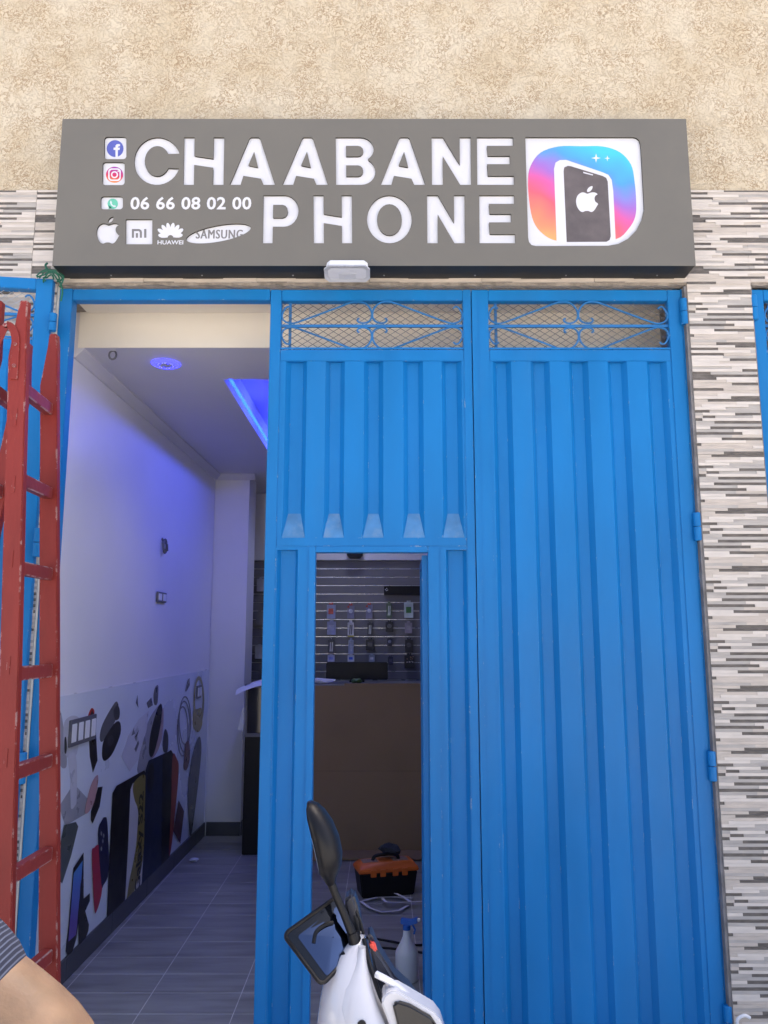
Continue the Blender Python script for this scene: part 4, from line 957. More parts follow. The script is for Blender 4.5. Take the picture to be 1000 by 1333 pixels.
# icon prints
YP = SY + 0.0093
pmap = lambda off: (lambda u, v, d: (u, YP - off + d, v))
def ptile(name, loops, mat, lay): return MB().prism(loops, pmap(0.0004 * lay), 0.0, 0.0003).build(name, mat, SG)
def circ(cx, cy, r, n=28, ry=None): return pxloop([(cx + r * math.cos(a), cy + (ry or r) * math.sin(a)) for a in [i * 2 * math.pi / n for i in range(n)]])
ptile('icon_disc', [circ(149, 191.7, 11)], flat('icon_blue', (0.10, 0.12, 0.42)), 1)
ptile('icon_letter', [pxloop([(149.5, 203), (149.5, 193.5), (147, 193.5), (147, 190.5), (149.5, 190.5), (149.6, 187.8), (151, 186.2), (153, 185.8), (155.5, 186), (155.5, 188.6), (153.2, 188.9), (152.6, 190.5), (155.3, 190.5), (154.8, 193.5), (152.6, 193.5), (152.6, 203)])], M['acrylic'], 2)
gi = gradient_material('icon_gradient', [(0.0, (0.75, 0.28, 0.05)), (0.45, (0.62, 0.03, 0.08)), (1.0, (0.32, 0.03, 0.35))], (sp(145, 236)[0], 0, sp(145, 236)[1]), (sp(152, 216)[0], 0, sp(152, 216)[1]))
ptile('icon_disc', [circ(148.2, 225.8, 11.2, 28, 10.5)], gi, 1)
ptile('icon_camera', [rr_px(140, 156.5, 217.5, 234, 4.5), list(reversed(rr_px(141.8, 154.7, 219.3, 232.2, 3.5)))], M['acrylic'], 2)
ptile('icon_camera_lens', [circ(148.2, 225.8, 4.6), list(reversed(circ(148.2, 225.8, 2.9)))], M['acrylic'], 2)
ptile('icon_camera_dot', [circ(153, 221.3, 0.9, 10)], M['acrylic'], 2)
ptile('icon_disc', [circ(145.9, 263.7, 6.8)], flat('icon_green', (0.14, 0.52, 0.36)), 1)
ptile('icon_tail', [pxloop([(140.3, 270.8), (141, 266), (145, 269.5)])], flat('icon_green', (0.14, 0.52, 0.36)), 1)
ptile('icon_handset', [pxloop([(142.6, 260.5), (143.6, 259.6), (145, 262), (144.4, 263), (145.6, 265), (147.4, 266), (148.4, 265.4), (150.2, 266.8), (149.2, 268), (147, 268), (144, 265.8), (142.4, 262.6)])], M['acrylic'], 2)
# two-stroke mark on its square tile
ptile('icon_mark', [pxloop([(170.8, 308), (170.8, 296.6), (180.5, 296.6), (183.2, 298.2), (184, 300.5), (184, 308), (181.2, 308), (181.2, 301), (180, 299.4), (173.6, 299.4), (173.6, 308)])], M['print_mid'], 1)
ptile('icon_mark', [pxloop([(176, 308), (176, 302), (178.8, 302), (178.8, 308)])], M['print_mid'], 1)
ptile('icon_mark', [pxloop([(186.8, 308), (186.8, 296.6), (189.8, 296.6), (189.8, 308)])], M['print_mid'], 1)
def lett(txt, x0, x1, y0, y1, mat, y, bold=0.012, space=1.0):
    a = sp(x0, y1); b = sp(x1, y0)
    return text_part('lettering', txt, mat, SG, a[0], b[0], a[1], b[1], y, bold, space)
lett('06 66 08 02 00', 169.5, 327.5, 256.2, 272.8, M['acrylic'], SY - 0.0006, 0.022, 1.05)
lett('HUAWEI', 205, 238.8, 312.8, 318.2, M['acrylic'], SY - 0.0006, 0.02)
for dx_ in (-0.45, 0.0, 0.45): lett('SAMSUNG', 254.5 + dx_, 315.5 + dx_, 297.6, 309.2, M['print_mid'], YP - 0.0006 - 0.0001 * dx_, 0.0, 1.15)
for i in range(8):
    a = R(168 - i * 22.3); 
    bx, by = 222 + 3.6 * math.cos(a), 309 - 3.0 * math.sin(a)
    L_ = 16.2 if 1 <= i <= 6 else 12.5; wv = 2.55
    P = []
    for s_, wdt in ((0, .25), (.3, .75), (.6, 1.05), (.85, .85), (1, .35)):
        P.append((bx + L_ * s_ * math.cos(a) - wv * wdt * math.sin(a), by - L_ * s_ * math.sin(a) * 0.98 - wv * wdt * math.cos(a)))
    for s_, wdt in ((1, .35), (.85, .85), (.6, 1.05), (.3, .75), (0, .25)):
        P.append((bx + L_ * s_ * math.cos(a) + wv * wdt * math.sin(a), by - L_ * s_ * math.sin(a) * 0.98 + wv * wdt * math.cos(a)))
    MB().prism([pxloop(P)], smap, -0.0008 - 0.0003 * i, -0.0002).build('petal', M['acrylic'], SG)
# phone emblem
ge = gradient_material('emblem_gradient', [(0.0, (0.95, 0.42, 0.14)), (0.16, (0.90, 0.27, 0.14)), (0.34, (0.85, 0.13, 0.17)), (0.5, (0.72, 0.12, 0.36)), (0.64, (0.36, 0.16, 0.55)), (0.80, (0.09, 0.34, 0.72)), (1.0, (0.07, 0.55, 0.72))],
    (sp(*lx(200, 880))[0], 0, sp(*lx(200, 880))[1]), (sp(*lx(560, 110))[0], 0, sp(*lx(560, 110))[1]))
ptile('emblem_ground', [pxloop([lx(p[0], p[1]) for p in catmull([(q[0], q[1], 0) for q in ((300, 118), (480, 116), (660, 118), (800, 165), (890, 265), (918, 390), (932, 560), (925, 690), (870, 790), (765, 875), (500, 900), (285, 888), (170, 830), (95, 730), (62, 580), (50, 400), (70, 280), (150, 170))], 4, True)])], ge, 1)
ptile('emblem_phone', [pxloop([lx(*p) for p in ((285, 930), (262, 300), (275, 250), (310, 230), (360, 228), (660, 330), (705, 350), (732, 390), (745, 480), (766, 905), (720, 930))])], M['acrylic'], 2)
ptile('emblem_screen', [pxloop([lx(*p) for p in ((365, 898), (340, 320), (345, 290), (375, 277), (400, 280), (660, 360), (688, 375), (700, 405), (725, 850), (715, 882), (690, 896))])], M['print_dark'], 3)
ptile('emblem_speaker', [pxloop([lx(*p) for p in ((500, 326), (580, 348), (578, 356), (500, 336))])], M['acrylic'], 4)
for q in apple_loops(*[v for v in (lx(438, 0)[0], lx(628, 0)[0], lx(0, 443)[1], lx(0, 654)[1])]): ptile('emblem_apple', [q], M['acrylic'], 4)
for sx_, sy_, r_ in ((605, 213, 38), (697, 215, 24)):
    ptile('emblem_star', [pxloop([lx(sx_ + r_ * (1 if i % 2 == 0 else 0.27) * math.cos(i * math.pi / 4), sy_ + r_ * (1 if i % 2 == 0 else 0.27) * math.sin(i * math.pi / 4)) for i in range(8)])], M['acrylic'], 2)

# floodlight under the sign
c = onY(452, 355, -0.175)
FLt = thing('floodlight', 'small white led floodlight fixed under the grey sign box', 'floodlight', (c.x, -0.168, c.z + 0.004)); FLt.rotation_euler = (R(-20), 0, 0)
def octa(w2, d2, cch, z): return [(-w2 + cch, -d2, z), (w2 - cch, -d2, z), (w2, -d2 + cch, z), (w2, d2 - cch, z), (w2 - cch, d2, z), (-w2 + cch, d2, z), (-w2, d2 - cch, z), (-w2, -d2 + cch, z)]
MB().loft([octa(0.086, 0.036, 0.014, 0.036), octa(0.090, 0.040, 0.016, 0.0)]).build('housing', M['white_enamel'], FLt, 0.002)
MB().loft([octa(0.097, 0.046, 0.020, -0.0005), octa(0.097, 0.046, 0.020, -0.010), octa(0.082, 0.033, 0.014, -0.006), octa(0.082, 0.033, 0.014, -0.002)]).build('bezel', M['grey_enamel'], FLt, 0.001)
MB().loft([octa(0.081, 0.032, 0.013, -0.006), octa(0.081, 0.032, 0.013, -0.0075)]).build('lens', pm('lamp_lens', (0.5, 0.51, 0.54), 0.15, 0.03), FLt)
box('led_board', M['grey_enamel'], FLt, -0.036, 0.036, 0.002, 0.026, -0.0085, -0.0077)
box('bracket', M['black'], FLt, -0.02, 0.02, 0.0, 0.04, 0.0425, 0.055)

# ================================================================ RED STEP LADDER
LD = thing('step_ladder', 'red painted step ladder with chipped edges standing in front of the open gate leaf', 'ladder')
def board(name, top, bot, wt, wb, ty, chamfer, mat):
    """flat board from top to bottom (x, y, z), widths in x, thickness ty in y, one shoulder cut away at the top"""
    ax, ay, az = top; bx, by, bz = bot
    L_ = az - bz; mb = MB(); rings = []
    rnd = random.Random(int(abs(ax) * 1000))
    for s_ in [0, 0.02, 0.075] + [0.075 + 0.925 * i / 12 for i in range(1, 13)]:
        x = ax + (bx - ax) * s_; y = ay + (by - ay) * s_; z = az - L_ * s_
        wv = (wt + (wb - wt) * s_) / 2; jit = rnd.uniform(-0.0015, 0.0015)
        xl, xr = x - wv + jit, x + wv + jit
        cut = max(0.0, 1 - s_ / 0.075) * wv * 1.15
        if s_ < 0.02: cut = max(cut, wv * 1.15)
        if chamfer < 0: xl += cut
        else: xr -= cut
        rings.append([(xl, y - ty / 2, z), (xr, y - ty / 2, z), (xr, y + ty / 2, z), (xl, y + ty / 2, z)])
    return mb.loft(rings).build(name, mat, LD, 0.003, 2)
NY, FYY = -0.60, -0.28
nr = board('rail', (-1.318, NY, 2.80), (-1.185, NY, -0.055), 0.064, 0.064, 0.032, -1, M['red'])
fr = board('rail', (-1.345, FYY, 2.80), (-1.158, FYY, -0.055), 0.068, 0.068, 0.032, -1, M['red'])
nl = board('rail', (-1.376, NY + 0.002, 2.80), (-1.80, NY + 0.002, -0.055), 0.064, 0.064, 0.032, 1, M['red'])
fl_ = board('rail', (-1.412, FYY - 0.002, 2.76), (-1.80, FYY - 0.002, -0.055), 0.064, 0.064, 0.032, 1, M['red'])
def rail_x(o, z):
    tb = {'n': ((-1.318, 2.80), (-1.185, -0.055)), 'f': ((-1.345, 2.80), (-1.158, -0.055)), 'nl': ((-1.376, 2.80), (-1.80, -0.055)), 'fl': ((-1.412, 2.76), (-1.80, -0.055))}[o]
    s_ = (tb[0][1] - z) / (tb[0][1] - tb[1][1]); return tb[0][0] + (tb[1][0] - tb[0][0]) * s_
for py_ in (533, 642, 747, 873, 990, 1112, 1245, 1400):
    z = onY(67, py_, -0.30).z
    if z < 0.08: z = 0.12
    for A_, B_, m_ in (('n', 'f', 'red_dark'), ('nl', 'fl', 'red_dark')):
        xa, xb = rail_x(A_, z), rail_x(B_, z)
        if A_ == 'nl': z2 = z + 0.005
        else: z2 = z
        rings = [[(x + sx * 0.017, y, z2 + sz * 0.024 + random.uniform(-.002, .002)) for sx, sz in ((-1, -1), (1, -1), (1, 1), (-1, 1))] for x, y in ((xa, NY + 0.0155), (xb, FYY - 0.0155))]
        MB().loft(rings).build('rung', M[m_], LD, 0.0025, 2)
# hinge straps that tie the two halves together at the top
def strap(y, pts, name='hinge_strap'):
    rings = []
    P = catmull([(p[0], 0, p[1]) for p in pts], 5)
    for i, p in enumerate(P):
        a = P[max(0, i - 1)]; b = P[min(len(P) - 1, i + 1)]; d = (b - a).normalized(); q = Vector((-d.z, 0, d.x)) * 0.014
        rings.append([(p.x + q.x, y, p.z + q.z), (p.x - q.x, y, p.z - q.z), (p.x - q.x, y - 0.006, p.z - q.z), (p.x + q.x, y - 0.006, p.z + q.z)])
    MB().loft(rings).build(name, M['red'], LD, 0.0015, 1)
strap(NY - 0.0165, [(-1.355, 2.705), (-1.335, 2.695), (-1.318, 2.66), (-1.314, 2.60), (-1.312, 2.50)])
strap(NY - 0.0165, [(-1.358, 2.700), (-1.372, 2.66), (-1.39, 2.60), (-1.41, 2.50)])
if False: strap(FYY - 0.0185, [(-1.375, 2.70), (-1.365, 2.62), (-1.372, 2.54), (-1.405, 2.46)])
for x, z in ((-1.356, 2.702), (-1.315, 2.63), (-1.312, 2.55), (-1.385, 2.62)):
    MB().lathe([(0.007, 0), (0.007, -0.004), (0.002, -0.006)], (x, NY - 0.0225, z), 10, 'y').build('bolt', M['red_dark'], LD)
for z0 in (2.36, 2.12, 1.86, 1.5, 1.2):
    box('wedge', M['red'], LD, rail_x('n', z0) - 0.006, rail_x('n', z0) + 0.006, NY - 0.0185, NY - 0.0155, z0 - 0.03, z0 + 0.03, 0.001)

LD.location.x = -0.006
# hook on the tiled pier
t = thing('wall_hook', 'white metal hook screwed to the tiled pier low beside the gate', 'hook')
c = onY(972, 1328, -0.05)
MB().tube(catmull([(c.x - 0.03, -0.045, c.z - 0.04), (c.x - 0.035, -0.05, c.z), (c.x - 0.01, -0.055, c.z + 0.018), (c.x + 0.012, -0.055, c.z + 0.01)], 5), 0.006, 8).build('hook_arm', M['white_enamel'], t, smooth=True)
box('plate', M['steel'], t, c.x - 0.045, c.x - 0.015, -0.040, -0.0315, c.z - 0.07, c.z - 0.03, 0.001)

# ================================================================ SCOOTER parked in front of the gate
SC = thing('scooter', 'white scooter with smoked windscreen and black mirror parked before the gate', 'scooter')
QY = -1.75
def q(px, py, dy=0.0): return onY(px, py, QY + dy)
def ell_ring(c, ax, ay, n=20, e=2.0, tilt=None):
    r_ = []
    for i in range(n):
        a = 2 * math.pi * i / n; ca, sa = math.cos(a), math.sin(a)
        r_.append((c.x + ax * abs(ca) ** (2 / e) * (1 if ca > 0 else -1), c.y + ay * abs(sa) ** (2 / e) * (1 if sa > 0 else -1), c.z))
    return r_
# mirror: shell lofted along its slanting axis
P0, P1 = q(401, 1044), q(431, 1152); axis = (P1 - P0).normalized(); perp = Vector((-axis.z, 0, axis.x)); perp = perp if perp.x > 0 else -perp
rings = []; gl = []
for s_, hw, hb, off in ((0, 0.006, 0.01, 0.002), (0.05, 0.014, 0.024, 0.004), (0.15, 0.021, 0.038, 0.006), (0.3, 0.026, 0.047, 0.009), (0.5, 0.029, 0.050, 0.010), (0.68, 0.029, 0.047, 0.008), (0.8, 0.026, 0.040, 0.004), (0.88, 0.019, 0.028, 0.002), (0.94, 0.013, 0.017, 0.0), (1.0, 0.009, 0.010, 0.0)):
    c = P0.lerp(P1, s_) + perp * off
    ring = []
    for i in range(22):
        a = 2 * math.pi * i / 22; ca, sa = math.cos(a), math.sin(a)
        u = ca * hw if ca > 0 else max(ca, -0.55) * hw         # flattened on the glass side
        ring.append(c + perp * u + Vector((0, 1, 0)) * (sa * hb))
    rings.append(ring)
    if 0.05 <= s_ <= 0.85: gl.append((c - perp * hw * 0.55, hb * 0.8))
sh = MB().loft(rings).build('mirror', M['black_matt'], SC, smooth=True, ang=50)
mg = MB(); mg.loft([[p - perp * 0.0006 + Vector((0, hb, 0)), p - perp * 0.0006 - Vector((0, hb, 0)), p - Vector((0, hb, 0)), p + Vector((0, hb, 0))] for p, hb in gl]).build('mirror_glass', M['smoked_mirror'], sh, smooth=True)
MB().tube([q(430, 1146), q(436, 1162), q(448, 1190), q(461, 1222)], [0.0085, 0.0075, 0.0072, 0.0085], 12).build('mirror_stem', M['black_matt'], SC, smooth=True)
MB().tube([q(459, 1214), q(463, 1228), q(464, 1240)], [0.011, 0.013, 0.0145], 14).build('stem_boot', M['black_matt'], SC, smooth=True)
MB().lathe([(0.010, -0.008), (0.020, -0.006), (0.0215, 0.0), (0.019, 0.007), (0.010, 0.010)], tuple(q(457, 1243, -0.004)), 20).build('stem_nut', M['black_matt'], SC, smooth=True)
# smoked windscreen
A_, B_, C_, D_ = q(369, 1217, -0.01), q(439, 1167, 0.035), q(472, 1226, 0.03), q(419, 1283, -0.055)
nrm = (B_ - D_).cross(C_ - A_).normalized(); nrm = nrm if nrm.y < 0 else -nrm
def scr(u, v):
    p = (A_ * (1 - u) * (1 - v) + B_ * u * (1 - v) + C_ * u * v + D_ * (1 - u) * v)
    return p + nrm * 0.014 * (1 - (2 * u - 1) ** 2) * (1 - 0.5 * (2 * v - 1) ** 2)
def scr_loop(mg, r, n=6, zoff=0.0):
    return [scr(p[0], p[1]) + nrm * zoff for p in rrect(mg, 1 - mg, mg, 1 - mg, r, n)]
mb = MB(); N = 14
for dd in (0.0, -0.005):
    base = len(mb.v)
    outer = scr_loop(0.0, 0.10, 7, dd); 
    cen = [[scr(0.5 + (p[0] - 0.5) * f, 0.5 + (p[1] - 0.5) * f) + nrm * dd for p in rrect(0, 1, 0, 1, 0.10, 7)] for f in (1.0, 0.8, 0.6, 0.4, 0.2, 0.02)]
    mb.loft(cen, cap=False)
mb.build('windscreen', M['black_gloss'], SC, smooth=True, ang=60)
mb = MB(); lo_, hi_ = [], []
cen = [[scr(0.55 + (p[0] - 0.5) * f * 0.84, 0.56 + (p[1] - 0.5) * f * 0.80) + nrm * 0.0022 for p in rrect(0, 1, 0, 1, 0.06, 5)] for f in (1.0, 0.8, 0.6, 0.4, 0.2, 0.02)]
mb.loft(cen, cap=False).build('screen_inset', M['smoked_mirror'], SC, smooth=True, ang=60)
MB().tube(scr_loop(0.0, 0.10, 7), 0.0038, 8, True).build('windscreen_rim', M['black_matt'], SC, smooth=True)
MB().tube(catmull([scr(u, v) + nrm * 0.003 for u, v in ((0.25, 0.42), (0.38, 0.30), (0.55, 0.30), (0.68, 0.36))], 5), 0.0035, 8).build('dark_curve', M['black_matt'], SC, smooth=True)  # dark curve across the screen, built as a thin raised tube
# front cowl
rows = [(1222, 464, 474), (1230, 450, 477), (1240, 440, 480), (1252, 432, 482), (1266, 426, 486), (1285, 420, 493), (1305, 416, 502), (1333, 412, 515), (1380, 410, 532), (1450, 412, 552), (1540, 418, 566), (1640, 430, 572), (1760, 450, 570)]
rings = []
for i, (py_, xl, xr) in enumerate(rows):
    a = q(xl, py_); b = q(xr, py_); c = (a + b) / 2; hw = (b.x - a.x) / 2
    rings.append(ell_ring(Vector((c.x, c.y + 0.02, c.z)), hw, min(0.11, 0.025 + 0.014 * i), 28, 2.25))
cowl = MB().loft(rings).build('front_cowl', M['scooter_white'], SC, smooth=True, ang=60)
# raised blade on the cowl, the crease of the bodywork
def blade(pts, name, mat, th, dy):
    lp = [[]]
    for p in pts:
        w_ = q(p[0], p[1], dy)
        for _ in range(3): w_ = q(p[0], p[1], dy + 1.3 * (w_.x + 0.06) ** 2)
        lp[0].append((w_.x, w_.z))
    return MB().prism(lp, lambda u, v, d: (u, QY + dy + d + 1.3 * (u + 0.06) ** 2, v), 0.0, th).build(name, mat, SC, min(0.006, th * 0.3), 3)
rows2 = [(1228, 474, 5, -0.004), (1245, 474, 8, -0.012), (1262, 474, 12, -0.028), (1282, 474, 18, -0.045), (1305, 477, 24, -0.058), (1333, 484, 30, -0.068), (1370, 494, 36, -0.075), (1430, 508, 40, -0.08)]
rings = []
for py_, cx_, hw_, dy in rows2:
    c = q(cx_ - hw_ * 0.45, py_, dy)
    rings.append(ell_ring(c, hw_ * 0.0014, 0.028, 20, 2.0))
MB().loft(rings).build('side_blade', M['scooter_white'], SC, smooth=True, ang=60)
MB().tube(catmull([q(474, 1222, -0.006), q(479, 1246, -0.022), (q(486, 1270, -0.04)), q(496, 1298, -0.055), q(508, 1322, -0.065), q(522, 1350, -0.07)], 5), 0.0042, 8).build('body_seam', M['black_matt'], SC, smooth=True)
blade([(478, 1214), (485, 1220), (492, 1238), (500, 1250), (514, 1272), (532, 1288), (548, 1310), (560, 1345), (528, 1360), (500, 1305), (486, 1262)], 'inner_panel', M['navy_plastic'], 0.05, -0.012)
blade([(447, 1176), (452, 1166), (460, 1164), (466, 1182), (470, 1206), (474, 1228), (460, 1236), (455, 1206)], 'instrument_hood', M['navy_plastic'], 0.05, 0.03)
blade([(480, 1228), (485, 1225.5), (489, 1230), (492, 1241), (484, 1238)], 'red_reflector', M['red_plastic'], 0.012, -0.02)
MB().tube(catmull([q(489, 1268, -0.05), q(497, 1272, -0.055), q(511, 1280, -0.055), q(527, 1293, -0.05), q(545, 1311, -0.045), q(556, 1326, -0.045)], 5), [0.004] + [0.006] * 24 + [0.005], 10).build('brake_lever', M['scooter_silver'], SC, smooth=True)
lp = [(496, 1306), (500, 1296), (508, 1291), (518, 1291), (532, 1299), (566, 1319), (575, 1331), (582, 1352), (566, 1380), (528, 1372), (508, 1338)]
blade(lp, 'signal_housing', M['scooter_white'], 0.05, -0.085)
blade([(511, 1309), (518, 1304), (534, 1309), (561, 1324), (569, 1336), (572, 1352), (560, 1366), (532, 1360), (518, 1338)], 'signal_lens', M['black_gloss'], 0.012, -0.091)
c = q(471, 1334, -0.09)
MB().lathe([(0.008, 0), (0.008, -0.006), (0.001, -0.008)], (c.x, c.y + 0.002, c.z), 14, 'y').build('cowl_screw', M['black_matt'], SC, smooth=True)
for k_, dx in enumerate((0, 5)):
    MB().tube(catmull([q(470 + dx, 1226, 0.02), q(463 + dx, 1196, 0.03), q(452 + dx, 1180, 0.045), q(441 + dx, 1190, 0.06), q(436 + dx, 1215, 0.07)], 6), 0.0028, 6).build('brake_hose', M['rubber'], SC, smooth=True)
# the lower scooter, below the picture's edge
def wheel(x, y, z, r):
    mb = MB(); mb.tube([(x + (r - 0.05) * math.cos(a), y, z + (r - 0.05) * math.sin(a)) for a in [i * 2 * math.pi / 28 for i in range(28)]], 0.05, 12, True)
    wv = mb.build('wheel', M['rubber'], SC, smooth=True)
    MB().lathe([(0.02, -0.04), (r - 0.09, -0.035), (r - 0.08, 0), (r - 0.09, 0.035), (0.02, 0.04)], (x, y, z), 24, 'y').build('rim', M['scooter_silver'], wv, smooth=True)
GZ = -0.06
wheel(-0.20, -1.72, GZ + 0.225, 0.225); wheel(1.05, -1.72, GZ + 0.225, 0.225)
MB().loft([ell_ring(Vector((x, -1.72, z)), a, b, 20) for x, z, a, b in ((0.03, 0.74, 0.10, 0.16), (0.06, 0.55, 0.09, 0.20), (0.06, 0.38, 0.08, 0.18), (0.10, 0.24, 0.09, 0.15))]).build('leg_shield', M['scooter_white'], SC, smooth=True, ang=60)
MB().tube([(-0.02, -1.72, 0.75), (-0.20, -1.72, GZ + 0.225)], 0.035, 12).build('fork', M['black_matt'], SC, smooth=True)
MB().loft([[(x, -1.72 + sy * wv, z) for sy, wv in ((-1, 0.07), (1, 0.07), (0.8, 0.05), (-0.8, 0.05))] for x, z in ((-0.42, 0.28), (-0.30, 0.40), (-0.12, 0.40), (0.02, 0.27))]).build('front_fender', M['scooter_white'], SC, smooth=True)
box('footboard', M['black_matt'], SC, 0.05, 0.62, -1.86, -1.58, 0.22, 0.27, 0.01)
MB().loft([ell_ring(Vector((x, -1.72, z)), a, b, 20) for x, z, a, b in ((0.86, 0.20, 0.24, 0.13), (0.90, 0.45, 0.34, 0.16), (0.92, 0.62, 0.40, 0.15), (0.92, 0.66, 0.40, 0.13))]).build('rear_body', M['scooter_white'], SC, smooth=True, ang=60)
MB().loft([[(x, -1.72 + sy * wv, z + sz) for sy, sz in ((-1, 0), (1, 0), (0.85, 0.07), (-0.85, 0.07))] for x, z, wv in ((0.52, 0.655, 0.08), (0.62, 0.66, 0.13), (0.95, 0.67, 0.14), (1.28, 0.70, 0.12))]).build('seat', M['black_matt'], SC, 0.012, 3)
MB().tube([(0.02, -1.95, 0.865), (0.05, -1.93, 0.86), (0.05, -1.86, 0.85)], 0.016, 12).build('grip', M['rubber'], SC, smooth=True)

# ================================================================ PERSON at the left edge: an arm in a striped sleeve
PE = thing('person', 'person in a dark striped short-sleeved shirt, bare elbow turned towards the shop', 'person')
def skin_obj(name, J, Ed, root, mat, parent, sub=2):
    names = list(J); me = bpy.data.meshes.new(name)
    me.from_pydata([J[n][0] for n in names], [(names.index(a), names.index(b)) for a, b in Ed], [])
    o = bpy.data.objects.new(name, me); COL.objects.link(o)
    md = o.modifiers.new('s', 'SKIN'); md.use_smooth_shade = True
    sv = me.skin_vertices[0].data
    for i, n in enumerate(names):
        r = J[n][1]; sv[i].radius = r if isinstance(r, tuple) else (r, r); sv[i].use_root = (n == root)
    sb = o.modifiers.new('d', 'SUBSURF'); sb.levels = sub; sb.render_levels = sub
    dg = bpy.context.evaluated_depsgraph_get(); dg.update()
    m2 = bpy.data.meshes.new_from_object(o.evaluated_get(dg)); bpy.data.objects.remove(o)
    for p in m2.polygons: p.use_smooth = True
    return link(name, m2, mat, parent)
cx_, cy_ = -0.755, -2.35
def chain(*n): return [(n[i], n[i + 1]) for i in range(len(n) - 1)]
J = {}
def j(n, x, y, z, r): J[n] = ((x, y, z), r)
gz = -0.06
j('pelvis', cx_, cy_, 0.86, 0.12); j('waist', cx_, cy_, 1.0, 0.115); j('chest', cx_, cy_, 1.18, 0.135); j('neckb', cx_, cy_, 1.335, 0.06); j('neck', cx_, cy_ + 0.01, 1.39, 0.052)
j('jaw', cx_, cy_ + 0.035, 1.435, 0.062); j('head', cx_, cy_ + 0.02, 1.50, 0.082); j('crown', cx_, cy_ + 0.005, 1.56, 0.07)
j('shr', cx_ + 0.19, cy_, 1.292, 0.058); j('hem', -0.438, cy_, 1.196, 0.054); j('arm2', -0.366, cy_ + 0.0, 1.141, 0.0640); j('elr', -0.326, cy_ + 0.005, 1.062, 0.047); j('far', -0.40, cy_ + 0.05, 1.02, 0.042); j('wrr', -0.525, cy_ + 0.09, 0.945, 0.027)
j('shl', cx_ - 0.19, cy_, 1.292, 0.058); j('ell', cx_ - 0.25, cy_ - 0.02, 1.02, 0.042); j('wrl', cx_ - 0.255, cy_ + 0.05, 0.80, 0.027)
for s, n in ((1, 'r'), (-1, 'l')):
    j('hip' + n, cx_ + s * 0.09, cy_, 0.80, 0.085); j('knee' + n, cx_ + s * 0.10, cy_ + 0.015, 0.43, 0.056); j('calf' + n, cx_ + s * 0.10, cy_ - 0.01, 0.28, 0.05); j('ank' + n, cx_ + s * 0.10, cy_ - 0.02, gz + 0.09, 0.036); j('toe' + n, cx_ + s * 0.115, cy_ + 0.13, gz + 0.04, 0.034)
Ed = chain('pelvis', 'waist', 'chest', 'neckb', 'neck', 'jaw', 'head', 'crown') + chain('neckb', 'shr', 'hem', 'arm2', 'elr', 'far', 'wrr') + chain('neckb', 'shl', 'ell', 'wrl')
for n in 'rl': Ed += chain('pelvis', 'hip' + n, 'knee' + n, 'calf' + n, 'ank' + n, 'toe' + n)
def hand(n, wr, d, side, down):
    """palm and five fingers; d = hand direction, side = thumb side"""
    d = Vector(d).normalized(); side = Vector(side).normalized(); dn = Vector(down).normalized(); wv = Vector(wr)
    pc = wv + d * 0.05; j('palm' + n, *pc, (0.030, 0.016)); global Ed
    Ed += [(wr_name[n], 'palm' + n)]
    for i, (o_, L_) in enumerate(((0.030, 0.070), (0.010, 0.078), (-0.010, 0.073), (-0.028, 0.058))):
        b = pc + d * 0.035 + side * o_; j('k%s%d' % (n, i), *b, 0.0095); m_ = b + d * L_ * 0.5 + dn * 0.006; j('m%s%d' % (n, i), *m_, 0.0085); e = m_ + d * L_ * 0.4 + dn * 0.022; j('t%s%d' % (n, i), *e, 0.007)
        Ed += chain('palm' + n, 'k%s%d' % (n, i), 'm%s%d' % (n, i), 't%s%d' % (n, i))
    b = wv + d * 0.03 + side * 0.032; j('h0' + n, *b, 0.0115); e = b + d * 0.03 + side * 0.024; j('h1' + n, *e, 0.0095); e2 = e + d * 0.028 + side * 0.006; j('h2' + n, *e2, 0.008)
    Ed += chain('palm' + n, 'h0' + n, 'h1' + n, 'h2' + n)
wr_name = {'r': 'wrr', 'l': 'wrl'}
hand('r', J['wrr'][0], (-0.75, 0.35, -0.45), (0.3, 0.9, 0.2), (-0.5, -0.3, -0.3))
hand('l', J['wrl'][0], (0.0, 0.12, -1), (0.1, 1, 0.1), (1, 0, 0))
skin_obj('body', J, Ed, 'pelvis', M['skin'], PE)
# stripes follow the cloth: distance along the nearest limb bone
def striped():
    m = bpy.data.materials.new('striped_jersey'); m.use_nodes = True; t = m.node_tree; b = t.nodes['Principled BSDF']; L = t.links.new
    at = nd(t, 'ShaderNodeAttribute', attribute_name='along')
    mm = nd(t, 'ShaderNodeMath', operation='MULTIPLY'); mm.inputs[1].default_value = 1 / 0.0056; L(at.outputs['Fac'], mm.inputs[0])
    fr_ = nd(t, 'ShaderNodeMath', operation='FRACT'); L(mm.outputs[0], fr_.inputs[0])
    cr = nd(t, 'ShaderNodeValToRGB'); e = cr.color_ramp.elements
    e[0].position = 0.0; e[0].color = (0.022, 0.027, 0.05, 1); e[1].position = 0.72; e[1].color = (0.115, 0.13, 0.19, 1)
    x = e.new(0.58); x.color = (0.022, 0.027, 0.05, 1); x = e.new(0.92); x.color = (0.115, 0.13, 0.19, 1); x = e.new(0.99); x.color = (0.022, 0.027, 0.05, 1)
    L(fr_.outputs[0], cr.inputs[0]); L(cr.outputs[0], b.inputs['Base Color']); b.inputs['Roughness'].default_value = 0.9
    tc = nd(t, 'ShaderNodeTexCoord'); n_ = nd(t, 'ShaderNodeTexNoise'); n_.inputs['Scale'].default_value = 600; L(tc.outputs['Object'], n_.inputs['Vector'])
    bp = nd(t, 'ShaderNodeBump'); bp.inputs['Strength'].default_value = 0.3; bp.inputs['Distance'].default_value = 0.002; L(n_.outputs[0], bp.inputs['Height']); L(bp.outputs[0], b.inputs['Normal'])
    return m
Jb, Eb = dict(J), Ed
